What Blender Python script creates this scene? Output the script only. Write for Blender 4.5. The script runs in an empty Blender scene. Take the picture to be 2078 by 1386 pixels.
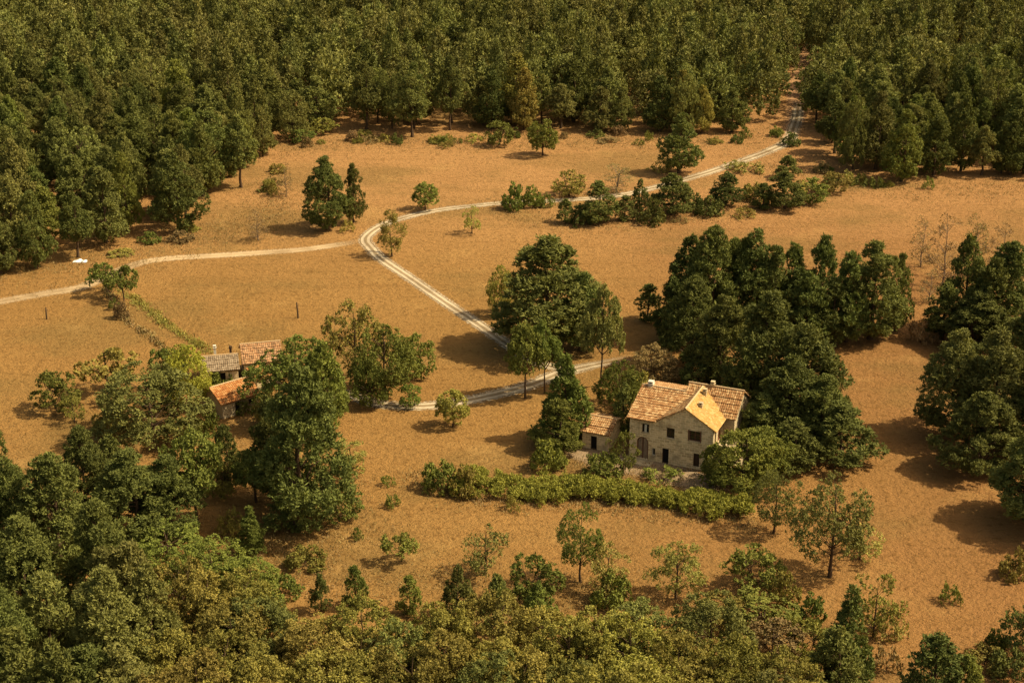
import bpy, math, random
import numpy as np
rad = math.radians
rng = np.random.default_rng(7)
random.seed(7)
scene = bpy.context.scene
COL = scene.collection

# ------------------------------------------------------------------ camera model
CAMH, PITCH, F, CX, CY = 85.0, rad(22.0), 3200.0, 1039.0, 693.0
def gnd(px, py):
    dep = PITCH + math.atan((py - CY) / F)
    y = CAMH / math.tan(dep)
    d = y * math.cos(PITCH) + CAMH * math.sin(PITCH)
    return ((px - CX) / F * d, y, d)
def height_at(y, py):
    dep = PITCH + math.atan((py - CY) / F)
    return CAMH - y * math.tan(dep)
def proj(x, y, z=0.0):
    dz = CAMH - z
    d = y * np.cos(PITCH) + dz * np.sin(PITCH)
    v = dz * np.cos(PITCH) - y * np.sin(PITCH)
    return CX + F * x / d, CY + F * v / d

cam_d = bpy.data.cameras.new("camera")
cam = bpy.data.objects.new("camera", cam_d)
COL.objects.link(cam)
cam.location = (0, 0, CAMH)
cam.rotation_euler = (math.pi / 2 - PITCH, 0, 0)
cam_d.sensor_width = 36.0
cam_d.lens = F / 2078.0 * 36.0
cam_d.clip_start = 1.0
cam_d.clip_end = 5000.0
scene.camera = cam

# ------------------------------------------------------------------ light
SUN_EL, SUN_AZ = rad(50.0), rad(0.0)        # azimuth measured from +X towards +Y
sd = bpy.data.lights.new("sun", 'SUN')
sd.energy = 4.5
sd.angle = rad(0.5)
sd.color = (1.0, 0.86, 0.60)
so = bpy.data.objects.new("sun", sd)
COL.objects.link(so)
from mathutils import Vector, Matrix
sdir = Vector((math.cos(SUN_AZ) * math.cos(SUN_EL), math.sin(SUN_AZ) * math.cos(SUN_EL), math.sin(SUN_EL)))
so.rotation_euler = sdir.to_track_quat('Z', 'Y').to_euler()
so.location = (200, 100, 200)
w = bpy.data.worlds.new("World")
scene.world = w
w.use_nodes = True
nt = w.node_tree
bg = nt.nodes["Background"]
sky = nt.nodes.new("ShaderNodeTexSky")
sky.sky_type = 'NISHITA'
sky.sun_disc = False
sky.sun_elevation = SUN_EL
sky.sun_rotation = math.pi / 2 - SUN_AZ
sky.dust_density = 4.0
sky.ozone_density = 0.5
wm = nt.nodes.new("ShaderNodeMix"); wm.data_type = 'RGBA'; wm.blend_type = 'MULTIPLY'; wm.inputs[0].default_value = 1.0
wm.inputs[7].default_value = (1.0, 0.84, 0.60, 1)      # warm tint on the skylight, simulating white balance
nt.links.new(sky.outputs[0], wm.inputs[6]); nt.links.new(wm.outputs[2], bg.inputs[0])
bg.inputs[1].default_value = 0.125
scene.view_settings.view_transform = 'Standard'
scene.view_settings.look = 'None'
scene.view_settings.exposure = 0.6
scene.view_settings.gamma = 1.0
scene.cycles.use_denoising = True
scene.cycles.max_bounces = 5
scene.cycles.transparent_max_bounces = 8
scene.cycles.diffuse_bounces = 2

# ------------------------------------------------------------------ materials
class NT:
    def __init__(s, name):
        s.m = bpy.data.materials.new(name)
        s.m.use_nodes = True
        s.t = s.m.node_tree
        s.b = s.t.nodes["Principled BSDF"]
        s.b.inputs["Specular IOR Level"].default_value = 0.15
        s.b.inputs["Roughness"].default_value = 0.85
        s.out = s.t.nodes["Material Output"]
    def n(s, typ, **kw):
        nd = s.t.nodes.new(typ)
        for k, v in kw.items():
            if k.startswith("i_"):
                nd.inputs[k[2:].replace("_", " ")].default_value = v
            else:
                setattr(nd, k, v)
        return nd
    def l(s, a, b): s.t.links.new(a, b)
    def mix(s, fac, a, b, mode='MIX'):
        nd = s.t.nodes.new("ShaderNodeMix")
        nd.data_type = 'RGBA'; nd.blend_type = mode
        for sock, v in ((nd.inputs[0], fac), (nd.inputs[6], a), (nd.inputs[7], b)):
            if isinstance(v, bpy.types.NodeSocket): s.l(v, sock)
            elif isinstance(v, (int, float)): sock.default_value = v
            else: sock.default_value = (*v, 1)
        return nd.outputs[2]
    def ramp(s, fac, p0, p1):
        nd = s.t.nodes.new("ShaderNodeMapRange")
        nd.interpolation_type = 'SMOOTHSTEP'
        s.l(fac, nd.inputs[0])
        nd.inputs[1].default_value = p0; nd.inputs[2].default_value = p1
        return nd.outputs[0]
    def math(s, op, a, b=0.0):
        nd = s.t.nodes.new("ShaderNodeMath"); nd.operation = op
        for sock, v in ((nd.inputs[0], a), (nd.inputs[1], b)):
            if isinstance(v, bpy.types.NodeSocket): s.l(v, sock)
            else: sock.default_value = v
        return nd.outputs[0]
    def noise(s, vec, scale, detail=3.0, rough=0.55):
        nd = s.t.nodes.new("ShaderNodeTexNoise")
        nd.inputs["Scale"].default_value = scale
        nd.inputs["Detail"].default_value = detail
        nd.inputs["Roughness"].default_value = rough
        if vec is not None: s.l(vec, nd.inputs["Vector"])
        return nd.outputs["Fac"]
    def coord(s, scale=(1, 1, 1), which="Object"):
        tc = s.t.nodes.new("ShaderNodeTexCoord")
        mp = s.t.nodes.new("ShaderNodeMapping")
        mp.inputs["Scale"].default_value = scale
        s.l(tc.outputs[which], mp.inputs["Vector"])
        return mp.outputs[0]
    def bump(s, h, strength, dist):
        nd = s.t.nodes.new("ShaderNodeBump")
        nd.inputs["Strength"].default_value = strength
        nd.inputs["Distance"].default_value = dist
        s.l(h, nd.inputs["Height"])
        s.l(nd.outputs[0], s.b.inputs["Normal"])
    def base(s, c):
        if isinstance(c, bpy.types.NodeSocket): s.l(c, s.b.inputs["Base Color"])
        else: s.b.inputs["Base Color"].default_value = (*c, 1)

def leaf_mat(name, ca, cb, trans=0.20, var=0.25):
    ca = tuple(q * 1.5 for q in ca); cb = tuple(q * 1.5 for q in cb)
    k = NT(name)
    at = k.n("ShaderNodeAttribute", attribute_name="tint")
    at2 = k.n("ShaderNodeAttribute", attribute_name="tree_tint")
    oi = k.n("ShaderNodeObjectInfo")
    c = k.mix(at.outputs["Fac"], ca, cb)
    r = k.math('FRACT', k.math('ADD', oi.outputs["Random"], at2.outputs["Fac"]))
    hsv = k.n("ShaderNodeHueSaturation")
    k.l(c, hsv.inputs["Color"])
    k.l(k.math('ADD', k.math('MULTIPLY', r, 0.035), 0.4825), hsv.inputs["Hue"])
    r2 = k.math('FRACT', k.math('MULTIPLY', r, 7.31))
    k.l(k.math('ADD', k.math('MULTIPLY', r2, 2 * var), 1 - var), hsv.inputs["Value"])
    k.base(hsv.outputs[0])
    k.b.inputs["Roughness"].default_value = 0.75
    k.b.inputs["Specular IOR Level"].default_value = 0.12
    tr = k.n("ShaderNodeBsdfTranslucent")
    k.l(k.mix(1.0, hsv.outputs[0], (1.0, 0.95, 0.45), 'MULTIPLY'), tr.inputs["Color"])
    mx = k.n("ShaderNodeMixShader")
    mx.inputs[0].default_value = trans
    k.l(k.b.outputs[0], mx.inputs[1]); k.l(tr.outputs[0], mx.inputs[2])
    k.l(mx.outputs[0], k.out.inputs["Surface"])
    return k.m

LM = {
    'dark':   leaf_mat('pine_needles_dark', (0.046, 0.055, 0.014), (0.122, 0.128, 0.030)),
    'wood':   leaf_mat('pine_needles_wood', (0.072, 0.075, 0.021), (0.166, 0.162, 0.041)),
    'mid':    leaf_mat('leaves_mid_green',  (0.060, 0.072, 0.015), (0.148, 0.160, 0.031)),
    'olive':  leaf_mat('leaves_olive',      (0.112, 0.100, 0.024), (0.232, 0.198, 0.042)),
    'bright': leaf_mat('leaves_bright',     (0.060, 0.073, 0.014), (0.150, 0.160, 0.029)),
    'pale':   leaf_mat('leaves_pale',       (0.140, 0.128, 0.034), (0.270, 0.240, 0.060)),
    'yellow': leaf_mat('leaves_yellow',     (0.140, 0.138, 0.022), (0.280, 0.260, 0.040)),
    'hedge':  leaf_mat('hedge_leaves',      (0.120, 0.122, 0.020), (0.280, 0.262, 0.046)),
    'dry':    leaf_mat('leaves_dry',        (0.120, 0.085, 0.035), (0.220, 0.155, 0.060)),
}
def bark_mat(name, ca, cb):
    k = NT(name)
    v = k.coord((6, 6, 1.2))
    f = k.noise(v, 1.5, 4)
    k.base(k.mix(f, ca, cb)); k.bump(f, 0.7, 0.05)
    return k.m
BARK = bark_mat('bark', (0.035, 0.022, 0.012), (0.12, 0.075, 0.04))
BARKP = bark_mat('bark_pale', (0.10, 0.07, 0.045), (0.24, 0.17, 0.11))

# ------------------------------------------------------------------ mesh helpers
def new_mesh(name, V, Fc, mats, tint=None, tree_tint=None, normals=None, matidx=None):
    """V (n,3); Fc: array (m,k) or list of lists"""
    me = bpy.data.meshes.new(name)
    V = np.asarray(V, dtype=np.float32)
    if isinstance(Fc, np.ndarray):
        m, kk = Fc.shape
        me.vertices.add(len(V)); me.vertices.foreach_set("co", V.ravel())
        me.loops.add(m * kk); me.loops.foreach_set("vertex_index", Fc.ravel().astype(np.int32))
        me.polygons.add(m)
        me.polygons.foreach_set("loop_start", np.arange(0, m * kk, kk, dtype=np.int32))
        me.polygons.foreach_set("loop_total", np.full(m, kk, dtype=np.int32))
        me.update(calc_edges=True)
    else:
        me.from_pydata([tuple(v) for v in V], [], [tuple(f) for f in Fc])
        me.update()
    for mt in mats: me.materials.append(mt)
    if matidx is not None: me.polygons.foreach_set("material_index", np.asarray(matidx, dtype=np.int32))
    for nm, arr in (("tint", tint), ("tree_tint", tree_tint)):
        if arr is not None:
            a = me.attributes.new(nm, 'FLOAT', 'POINT')
            a.data.foreach_set("value", np.asarray(arr, dtype=np.float32))
    if False:
        me.polygons.foreach_set("use_smooth", np.ones(len(me.polygons), dtype=bool))
        me.normals_split_custom_set_from_vertices(normals.astype(np.float32))
    return me

def tagset(o, label=None, cat=None, group=None, kind=None):
    if label: o["label"] = label
    if cat: o["category"] = cat
    if group: o["group"] = group
    if kind: o["kind"] = kind
    return o
def link(name, me, parent=None):
    o = bpy.data.objects.new(name, me); COL.objects.link(o)
    if parent is not None: o.parent = parent
    return o
def empty(name, loc, rz=0.0):
    o = bpy.data.objects.new(name, None); COL.objects.link(o)
    o.location = loc; o.rotation_euler = (0, 0, rz); o.empty_display_size = 1.0
    return o

def unit(a): return a / np.maximum(np.linalg.norm(a, axis=-1, keepdims=True), 1e-9)

def leaves(r, pos, out, L, W, up=0.25, spread=0.7, smooth=0.6, face=0.75):
    """kite shaped leaf quads at pos (n,3) with outward direction out (n,3)"""
    n = len(pos)
    ax = unit(out * 0.55 + unit(r.normal(size=(n, 3))) * spread + np.array([0, 0, up]))
    ref = unit(out + np.array([0, 0, 0.35]))
    nr = unit(ref * face + unit(r.normal(size=(n, 3))) * 0.85)
    ax = unit(ax - nr * np.sum(ax * nr, axis=1, keepdims=True) * 0.85)
    sd_ = unit(np.cross(nr, ax))
    l = (L * r.uniform(0.7, 1.3, n))[:, None]; wd = (W * r.uniform(0.7, 1.3, n))[:, None]
    V = np.stack([pos - ax * l * 0.35, pos + sd_ * wd + ax * l * .1, pos + ax * l * 0.65, pos - sd_ * wd + ax * l * .1], axis=1).reshape(-1, 3)
    Fq = np.arange(n * 4).reshape(n, 4)
    N = unit(nr * (1 - smooth) + ref * smooth)
    N = np.repeat(N, 4, axis=0)
    t = r.uniform(0, 1, n)
    return V, Fq, N, np.repeat(t, 4)

class Tubes:
    def __init__(s): s.V = []; s.F = []; s.n = 0
    def add(s, pts, radii, sides=6):
        pts = np.asarray(pts, float); k = len(pts)
        tan = unit(np.gradient(pts, axis=0))
        ref = np.array([1.0, 0.13, 0]) if abs(tan[0][0]) < 0.8 else np.array([0, 1.0, 0.1])
        a = np.arange(sides) / sides * 2 * np.pi
        for i in range(k):
            u = unit(np.cross(tan[i], ref)); v = np.cross(tan[i], u)
            s.V.append(pts[i] + radii[i] * (np.cos(a)[:, None] * u + np.sin(a)[:, None] * v))
        for i in range(k - 1):
            for j in range(sides):
                j2 = (j + 1) % sides
                s.F.append((s.n + i * sides + j, s.n + i * sides + j2, s.n + (i + 1) * sides + j2, s.n + (i + 1) * sides + j))
        s.n += k * sides
    def mesh(s, name, mat):
        me = new_mesh(name, np.concatenate(s.V), np.array(s.F), [mat])
        me.polygons.foreach_set("use_smooth", np.ones(len(me.polygons), dtype=bool))
        return me

PROFILES = {
    'pine':   lambda t: np.clip(t / 0.22, 0.25, 1) ** 0.6 * (1.02 - t) ** 0.58,
    'cone':   lambda t: np.clip(t / 0.12, 0.4, 1) * (1.03 - t) ** 0.85,
    'round':  lambda t: np.sqrt(np.clip(1 - (2 * t - 0.85) ** 2 / 1.35, 0.02, 1)),
    'umbrella': lambda t: np.clip(np.sin(np.pi * np.clip(t * 0.75 + 0.22, 0, 1)), 0.1, 1),
    'column': lambda t: np.clip(t / 0.08, 0.5, 1) * (1.03 - t) ** 0.35,
    'dome':   lambda t: np.sqrt(np.clip(1.02 - t * t, 0.02, 1)),
}
def make_tree(seed, H, W, cb, prof, nl, lr, nc, cr, nleaf, L, Wd, cover=1.0, limbs=12, tr=None, twigs=0, up=0.25,
              spread=.7, multi=1, lean=0.0, bark=BARK, smooth=0.6, irregular=0.18, limb_r=.42, face=0.75, cz=1.0, lz=.85):
    r = np.random.default_rng(seed)
    ph = r.uniform(0, 6.28, 4)
    P = PROFILES[prof]
    ts = []
    pk = max(P(np.array([x]))[0] for x in np.linspace(0, 1, 20))
    while len(ts) < nl:
        t = r.uniform(0, 1)
        if r.uniform(0, 1) < (P(np.array([t]))[0] / pk) * 0.9 + 0.12: ts.append(t)
    ts = np.array(ts)
    az = np.arange(nl) * 2.39996 + r.uniform(0, 1.2, nl)
    mod = 1 + irregular * (np.sin(az * 2 + ph[0]) * 0.6 + np.sin(az * 3 + ph[1] + ts * 3) * 0.5 + np.sin(ts * 9 + ph[2] + az) * 0.6)
    rt = P(ts) * W / 2 * mod
    lrad = lr * W * r.uniform(0.7, 1.25, nl) * (0.55 + 0.45 * np.clip(rt / (W / 2), 0, 1))
    rr = np.clip(rt - lrad * 0.35, 0, None) * np.sqrt(r.uniform(0.45, 1.0, nl))
    if prof in ('pine', 'cone'):          # a leader keeps the tip joined to the crown
        for q_, tq in enumerate((.72, .82, .90, .97)): ts[q_] = tq; rr[q_] = 0; lrad[q_] = lr * W * (1.0, .85, .65, .45)[q_]
    zc = H * (cb + (1 - cb) * ts) - lrad * (0.3 + 0.6 * ts)
    zc = np.maximum(zc, lrad * 0.5 + 0.1)
    lc = np.stack([np.cos(az) * rr, np.sin(az) * rr, zc], axis=1)
    lx = lean * (zc / H) ** 1.3
    lc[:, 0] += lx
    # clumps
    out = lc.copy(); out[:, 2] = 0; out = out / (W / 2) + np.array([0, 0, 0.30])
    ci = np.repeat(np.arange(nl), nc)
    d = unit(unit(r.normal(size=(nl * nc, 3))) + 0.55 * out[ci])
    cp = lc[ci] + d * (lrad[ci] * r.uniform(0.70, 1.06, nl * nc))[:, None] * np.array([1, 1, lz])
    keep = (r.uniform(0, 1, len(cp)) < cover) & (cp[:, 2] > 0.05)
    cp, d, ci = cp[keep], d[keep], ci[keep]
    # leaves in clumps
    li = np.repeat(np.arange(len(cp)), nleaf)
    e = unit(unit(r.normal(size=(len(li), 3))) + 0.45 * d[li] + np.array([0, 0, up]))
    csz = cr * r.uniform(0.6, 1.35, len(cp))
    lp = cp[li] + e * np.array([1, 1, cz]) * (csz[li] * r.uniform(0.25, 1.0, len(li)))[:, None]
    od = unit(e * 0.6 + d[li] * 0.6)
    V, Fq, N, t = leaves(r, lp, od, L, Wd, up, spread, smooth, face)
    # clump-level tint variety (young / old shoots)
    ct = r.uniform(0, 1, len(cp))
    t = np.clip(0.25 * t + 0.60 * np.repeat(ct[li], 4) + .08, 0, 1)
    # trunk
    tb = Tubes()
    tr = tr or H * 0.016 + 0.05
    ztop = H * (cb + (1 - cb) * 0.8)
    for mI in range(multi):
        a0 = r.uniform(0, 6.28); off = 0.0 if multi == 1 else 0.35 + 0.1 * W * 0.5
        zz = np.linspace(-0.35, ztop, 7)
        wob = np.cumsum(r.normal(0, 0.012 * H, (7, 2)), axis=0) * 0.7
        wob[0] = 0
        f = np.clip(zz / H, 0, 1)
        pts = np.stack([wob[:, 0] + lean * f ** 1.3 + math.cos(a0) * off * f * 2.2, wob[:, 1] + math.sin(a0) * off * f * 2.2, zz], axis=1)
        rd = tr * (1.0 - 0.82 * np.linspace(0, 1, 7)) / (1 if multi == 1 else 1.4); rd[0] *= 1.35
        tb.add(pts, rd, 7)
        nlb = limbs // multi
        for i in r.permutation(nl)[:nlb]:
            c = lc[i]
            hd = math.hypot(c[0] - lean * .3, c[1])
            z0 = min(max(cb * H * 0.75, c[2] - 0.55 * hd - 0.3), ztop * 0.97)
            b = np.array([np.interp(z0, zz, pts[:, 0]), np.interp(z0, zz, pts[:, 1]), z0])
            mid = (b + c) / 2 + np.array([0, 0, 0.08 * hd]) + r.normal(0, 0.05 * hd + .02, 3)
            r0 = tr * limb_r * (1 - 0.5 * z0 / H)
            tb.add([b, (b + mid) / 2 + r.normal(0, .02 * hd, 3), mid, c], [r0, r0 * .8, r0 * .6, r0 * .3], 5)
            if twigs:
                own = np.where(ci == i)[0]
                for q in own[:twigs]:
                    tb.add([c, (c + cp[q]) / 2 + r.normal(0, .06, 3), cp[q]], [r0 * .34, r0 * .25, r0 * .15], 4)
    return (V, Fq, N, t), tb, (H, W)

PROTO = {}
def family(key, n, **kw):
    PROTO[key] = []
    for i in range(n):
        (V, Fq, N, t), tb, (H, W) = make_tree(1000 * (len(PROTO) + 1) + i, **kw)
        crown = new_mesh(key + '_crown', V, Fq, [LM['mid']], tint=t, normals=N)
        trunk = tb.mesh(key + '_trunk', kw.get('bark', BARK))
        PROTO[key].append((crown, trunk, H, W))
family('pine_l', 3, H=20, W=12, cb=0.10, prof='pine', lz=.62, nl=88, lr=0.135, nc=20, cr=0.44, nleaf=20, L=0.46, Wd=0.085, limbs=26, face=.45, up=.6, cz=1.35)
family('pine_m', 5, H=14, W=8.5, cb=0.10, prof='pine', lz=.68, nl=58, lr=0.155, nc=19, cr=0.34, nleaf=16, L=0.42, Wd=0.08, limbs=14, face=.45, up=.6, cz=1.4)
family('pine_t', 3, H=15, W=8.5, cb=0.30, prof='pine', nl=56, lr=0.14, nc=19, cr=0.34, nleaf=16, L=0.42, Wd=0.08, limbs=18, face=.45, up=.6, cz=1.4)
family('pine_s', 3, H=7, W=4.8, cb=0.08, prof='pine', nl=34, lr=0.17, nc=13, cr=0.26, nleaf=15, L=0.32, Wd=0.06, limbs=10, face=.45, up=.6, cz=1.3)
family('cone_m', 2, H=12, W=6.5, cb=0.05, prof='cone', nl=60, lr=0.15, nc=16, cr=0.34, nleaf=15, L=0.4, Wd=0.075, limbs=12, face=.45, up=.6, cz=1.3)
family('round_m', 5, H=10, W=8.5, cb=0.16, prof='round', nl=66, lr=0.135, nc=18, cr=0.33, nleaf=18, L=0.26, Wd=0.075, face=.6, up=.4, limbs=16, spread=.9)
family('round_s', 4, H=4.5, W=4.0, cb=0.18, prof='round', nl=30, lr=0.17, nc=10, cr=0.26, nleaf=18, L=0.21, Wd=0.07, limbs=12, multi=2, spread=.9)
family('umbrella_m', 2, H=11, W=8, cb=0.42, prof='umbrella', nl=42, lr=0.15, nc=11, cr=0.48, nleaf=22, L=0.4, Wd=0.095, limbs=18)
family('oak_t', 3, H=11, W=8, cb=0.27, prof='round', nl=62, lr=0.14, nc=15, cr=0.32, nleaf=15, L=0.25, Wd=0.07, cover=.9, limbs=26, twigs=2, limb_r=.28, spread=.9, face=.6, irregular=.14)
family('ball_s', 2, H=5, W=4.2, cb=0.26, prof='round', nl=40, lr=0.17, nc=10, cr=0.26, nleaf=20, L=0.21, Wd=0.07, limbs=14, spread=.9, irregular=.08)
family('umbrella_s', 2, H=4.5, W=4.5, cb=0.42, prof='umbrella', nl=22, lr=0.15, nc=9, cr=0.28, nleaf=12, L=0.28, Wd=0.09, limbs=14, multi=2, lean=0.7)
family('sparse_m', 3, H=11, W=7.5, cb=0.20, prof='round', nl=64, lr=0.12, nc=13, cr=0.36, nleaf=11, L=0.30, Wd=0.085, cover=0.85, limbs=34, twigs=3, limb_r=.24, spread=1.0, irregular=.3)
family('sparse_s', 3, H=5, W=4.0, cb=0.18, prof='round', nl=34, lr=0.14, nc=9, cr=0.25, nleaf=10, L=0.22, Wd=0.06, cover=0.85, limbs=22, twigs=3, limb_r=.26, spread=1.0, irregular=.35)
family('bare_m', 3, H=9, W=4.2, cb=0.12, prof='round', nl=34, lr=0.16, nc=9, cr=0.30, nleaf=7, L=0.22, Wd=0.06, cover=0.75, limbs=34, twigs=7, spread=1.0, bark=BARKP, tr=0.13, irregular=.3)
family('column_m', 1, H=8, W=2.8, cb=0.02, prof='column', nl=40, lr=0.22, nc=9, cr=0.32, nleaf=13, L=0.3, Wd=0.09, limbs=4)
family('shrub', 4, H=2.4, W=3.6, cb=0.0, prof='dome', nl=26, lr=0.17, nc=9, cr=0.22, nleaf=12, L=0.24, Wd=0.075, limbs=8, multi=2, tr=0.05, spread=.9)
family('scrub', 3, H=1.2, W=2.4, cb=0.0, prof='dome', nl=16, lr=0.15, nc=7, cr=0.18, nleaf=7, L=0.26, Wd=0.045, limbs=6, multi=2, tr=0.03, cover=.8, spread=.8)

TALL = ('pine_l', 'pine_m', 'pine_s', 'cone_m')
cnt = {}
def place(key, mat, x, y, H, Wm, name, cat, label, group=None, rz=None, var=None):
    fam = PROTO[key]
    i = cnt.get(key, 0); cnt[key] = i + 1
    crown, trunk, PH, PW = fam[(i if var is None else var) % len(fam)]
    o = empty(name, (x, y, 0), rz if rz is not None else random.uniform(0, 6.28))
    o.scale = (Wm / PW, Wm / PW, H / PH)
    shrubby = key in ('shrub', 'scrub')
    c = link('foliage' if shrubby else 'crown', crown, o)
    c.material_slots[0].link = 'OBJECT'; c.material_slots[0].material = LM[mat]
    link('stem' if shrubby else 'trunk', trunk, o)
    tagset(o, label, cat, group)
    return o
def pl(key, mat, bx, by, top, wpx, name, cat, label, group=None, rz=None, var=None):
    x, y, d = gnd(bx, by)
    Wm = wpx / F * d
    # keep leaves at their real size: bigger plants use the bigger build of the same kind
    if key == 'round_s' and Wm > 5.8: key = 'round_m'
    if key == 'pine_s' and Wm > 6.6: key = 'pine_m'
    if key == 'shrub' and Wm > 5.0: key = 'round_s'
    H = height_at(y, top)
    return place(key, mat, x, y, max(H, .4), Wm, name, cat, label, group, rz, var)

# ------------------------------------------------------------------ ground
k = NT('dry_field')
v = k.coord()
big = k.noise(v, 0.011, 4); mid = k.noise(v, 0.06, 5); fine = k.noise(k.coord((0.7, 1.0, 1)), 1.3, 5, .65); spk = k.noise(k.coord((.8, 1.2, 1)), 3.4, 3, .6)
sep = k.n("ShaderNodeSeparateXYZ"); k.l(v, sep.inputs[0])
rx = k.math('ADD', sep.outputs[0], k.math('MULTIPLY', k.math('SUBTRACT', big, .5), 130))
red = k.math('MULTIPLY', k.ramp(rx, -5, 62), .9)
gold = k.mix(mid, (0.238, 0.130, 0.041), (0.300, 0.169, 0.054))
redc = k.mix(mid, (0.205, 0.100, 0.037), (0.26, 0.132, 0.049))
c = k.mix(red, gold, redc)
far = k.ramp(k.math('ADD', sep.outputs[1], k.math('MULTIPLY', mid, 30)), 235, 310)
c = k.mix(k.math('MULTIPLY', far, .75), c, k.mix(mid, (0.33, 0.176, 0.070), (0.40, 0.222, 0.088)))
str_ = k.noise(k.coord((.05, .55, 1)), 1.0, 3, .6)
c = k.mix(k.math('MULTIPLY', k.ramp(str_, .48, .70), .30), c, (0.19, 0.098, 0.03))
pat = k.noise(k.coord((.8, 1.3, 1)), .035, 5, .62)
c = k.mix(k.math('MULTIPLY', k.ramp(pat, .47, .64), .55), c, (0.165, 0.108, 0.036))
c = k.mix(k.math('MULTIPLY', k.ramp(k.noise(k.coord((1, 1, 1)), .09, 4, .6), .56, .72), .35), c, (0.40, 0.245, 0.085))
c = k.mix(k.math('MULTIPLY', k.ramp(fine, .50, .68), .62), c, (0.13, 0.065, 0.018))
c = k.mix(k.math('MULTIPLY', k.ramp(spk, .55, .72), .35), c, (0.42, 0.26, 0.09))
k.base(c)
hh = k.math('ADD', k.math('MULTIPLY', fine, 1.0), k.math('MULTIPLY', spk, .5))
k.bump(hh, 1.0, 0.6)
k.b.inputs["Specular IOR Level"].default_value = 0.02
GROUND = k.m
G = 3000.0
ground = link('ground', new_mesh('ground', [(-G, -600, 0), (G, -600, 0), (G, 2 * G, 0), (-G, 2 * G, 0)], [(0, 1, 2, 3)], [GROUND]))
tagset(ground, 'dry orange field of cut grass and bare soil', kind='structure')
del ground['label']

def smooth_path(pts, step=1.0):
    P_ = np.array([gnd(*p)[:2] if len(p) == 2 else p[:2] for p in pts])
    n = len(P_)
    out = []
    for i in range(n - 1):
        p0 = P_[max(i - 1, 0)]; p1 = P_[i]; p2 = P_[i + 1]; p3 = P_[min(i + 2, n - 1)]
        m = max(2, int(np.linalg.norm(p2 - p1) / step))
        for j in range(m):
            t = j / m
            out.append(0.5 * ((2 * p1) + (-p0 + p2) * t + (2 * p0 - 5 * p1 + 4 * p2 - p3) * t * t + (-p0 + 3 * p1 - 3 * p2 + p3) * t ** 3))
    out.append(P_[-1])
    return np.array(out)
def track_mat(name, ca, cb, strength, rut):
    k = NT(name)
    ax = k.n("ShaderNodeAttribute", attribute_name="across")    # -1..1 over the width
    al = k.n("ShaderNodeAttribute", attribute_name="ends")      # fades to 0 at both ends
    v = k.coord()
    n1 = k.noise(v, 0.5, 4, .6); n2 = k.noise(v, 2.5, 4, .65); n3 = k.noise(v, .12, 3)
    a = k.math('ABSOLUTE', ax.outputs["Fac"])
    col = k.mix(n1, ca, cb)
    col = k.mix(k.math('MULTIPLY', k.ramp(n2, .5, .7), .4), col, (0.28, 0.18, 0.08))
    # wheel ruts bare, strips between dusty brown
    aa = k.math('ADD', k.math('MULTIPLY', a, 1.25), k.math('MULTIPLY', k.math('SUBTRACT', n1, .5), .25))
    cen = k.math('SUBTRACT', 1.0, k.ramp(aa, .10, .30))
    mid2 = k.math('MULTIPLY', k.ramp(aa, .50, .60), k.math('SUBTRACT', 1.0, k.ramp(aa, .64, .76)))
    strip = k.math('MULTIPLY', k.math('MAXIMUM', cen, mid2), rut)
    col = k.mix(strip, col, k.mix(n2, (0.20, 0.12, 0.045), (0.12, 0.085, 0.03)))
    k.base(col)
    k.bump(k.math('ADD', n2, k.math('MULTIPLY', strip, .8)), .6, .15)
    edge = k.math('SUBTRACT', 1.0, k.ramp(k.math('ADD', a, k.math('MULTIPLY', k.math('SUBTRACT', n2, .5), 1.1)), .45, .80))
    al2 = k.math('MULTIPLY', k.math('MULTIPLY', edge, strength), al.outputs["Fac"])
    al2 = k.math('MULTIPLY', al2, k.math('ADD', .55, k.math('MULTIPLY', k.ramp(n3, .3, .6), .45)))
    k.l(al2, k.b.inputs["Alpha"])
    return k.m
TRACK = track_mat('pale_track', (0.42, 0.335, 0.22), (0.52, 0.43, 0.29), 1.0, .75)
TRACKD = track_mat('dusty_track', (0.44, 0.31, 0.165), (0.52, 0.385, 0.22), .95, .25)
RIDE = track_mat('ride_soil', (0.34, 0.185, 0.085), (0.42, 0.24, 0.115), .9, 0.15)
def ribbon(name, pts, width, mat, z, fade0=6, fade1=6):
    P_ = smooth_path(pts)
    T = unit(np.gradient(P_, axis=0)); Nn = np.stack([-T[:, 1], T[:, 0]], axis=1)
    m = len(P_); W_ = np.array(width if hasattr(width, '__len__') else [width, width])
    wv = np.interp(np.linspace(0, 1, m), np.linspace(0, 1, len(W_)), W_) / 2 * 1.25
    A = np.linspace(-1, 1, 7)
    V = np.concatenate([np.stack([P_[:, 0] + Nn[:, 0] * wv * a, P_[:, 1] + Nn[:, 1] * wv * a, np.full(m, z)], 1) for a in A])
    Fq = []
    for q in range(6):
        for i in range(m - 1):
            Fq.append((q * m + i, q * m + i + 1, (q + 1) * m + i + 1, (q + 1) * m + i))
    me = new_mesh(name, V, np.array(Fq), [mat])
    for nm, arr in (("across", np.repeat(A, m)), ("ends", np.tile(np.clip(np.minimum(np.arange(m) / max(fade0, .01), (m - 1 - np.arange(m)) / max(fade1, .01)), 0, 1), 7))):
        a = me.attributes.new(nm, 'FLOAT', 'POINT'); a.data.foreach_set("value", arr.astype(np.float32))
    o = link(name, me); tagset(o, kind='structure'); return o
ribbon('dirt_track', [(-160, 640), (0, 612), (90, 596), (160, 584), (205, 566), (262, 541), (330, 526), (500, 515), (620, 506), (720, 491), (748, 484)], [3.2, 3.4, 3.0, 3.2, 2.6], TRACKD, 0.012, 2, 8)
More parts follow.
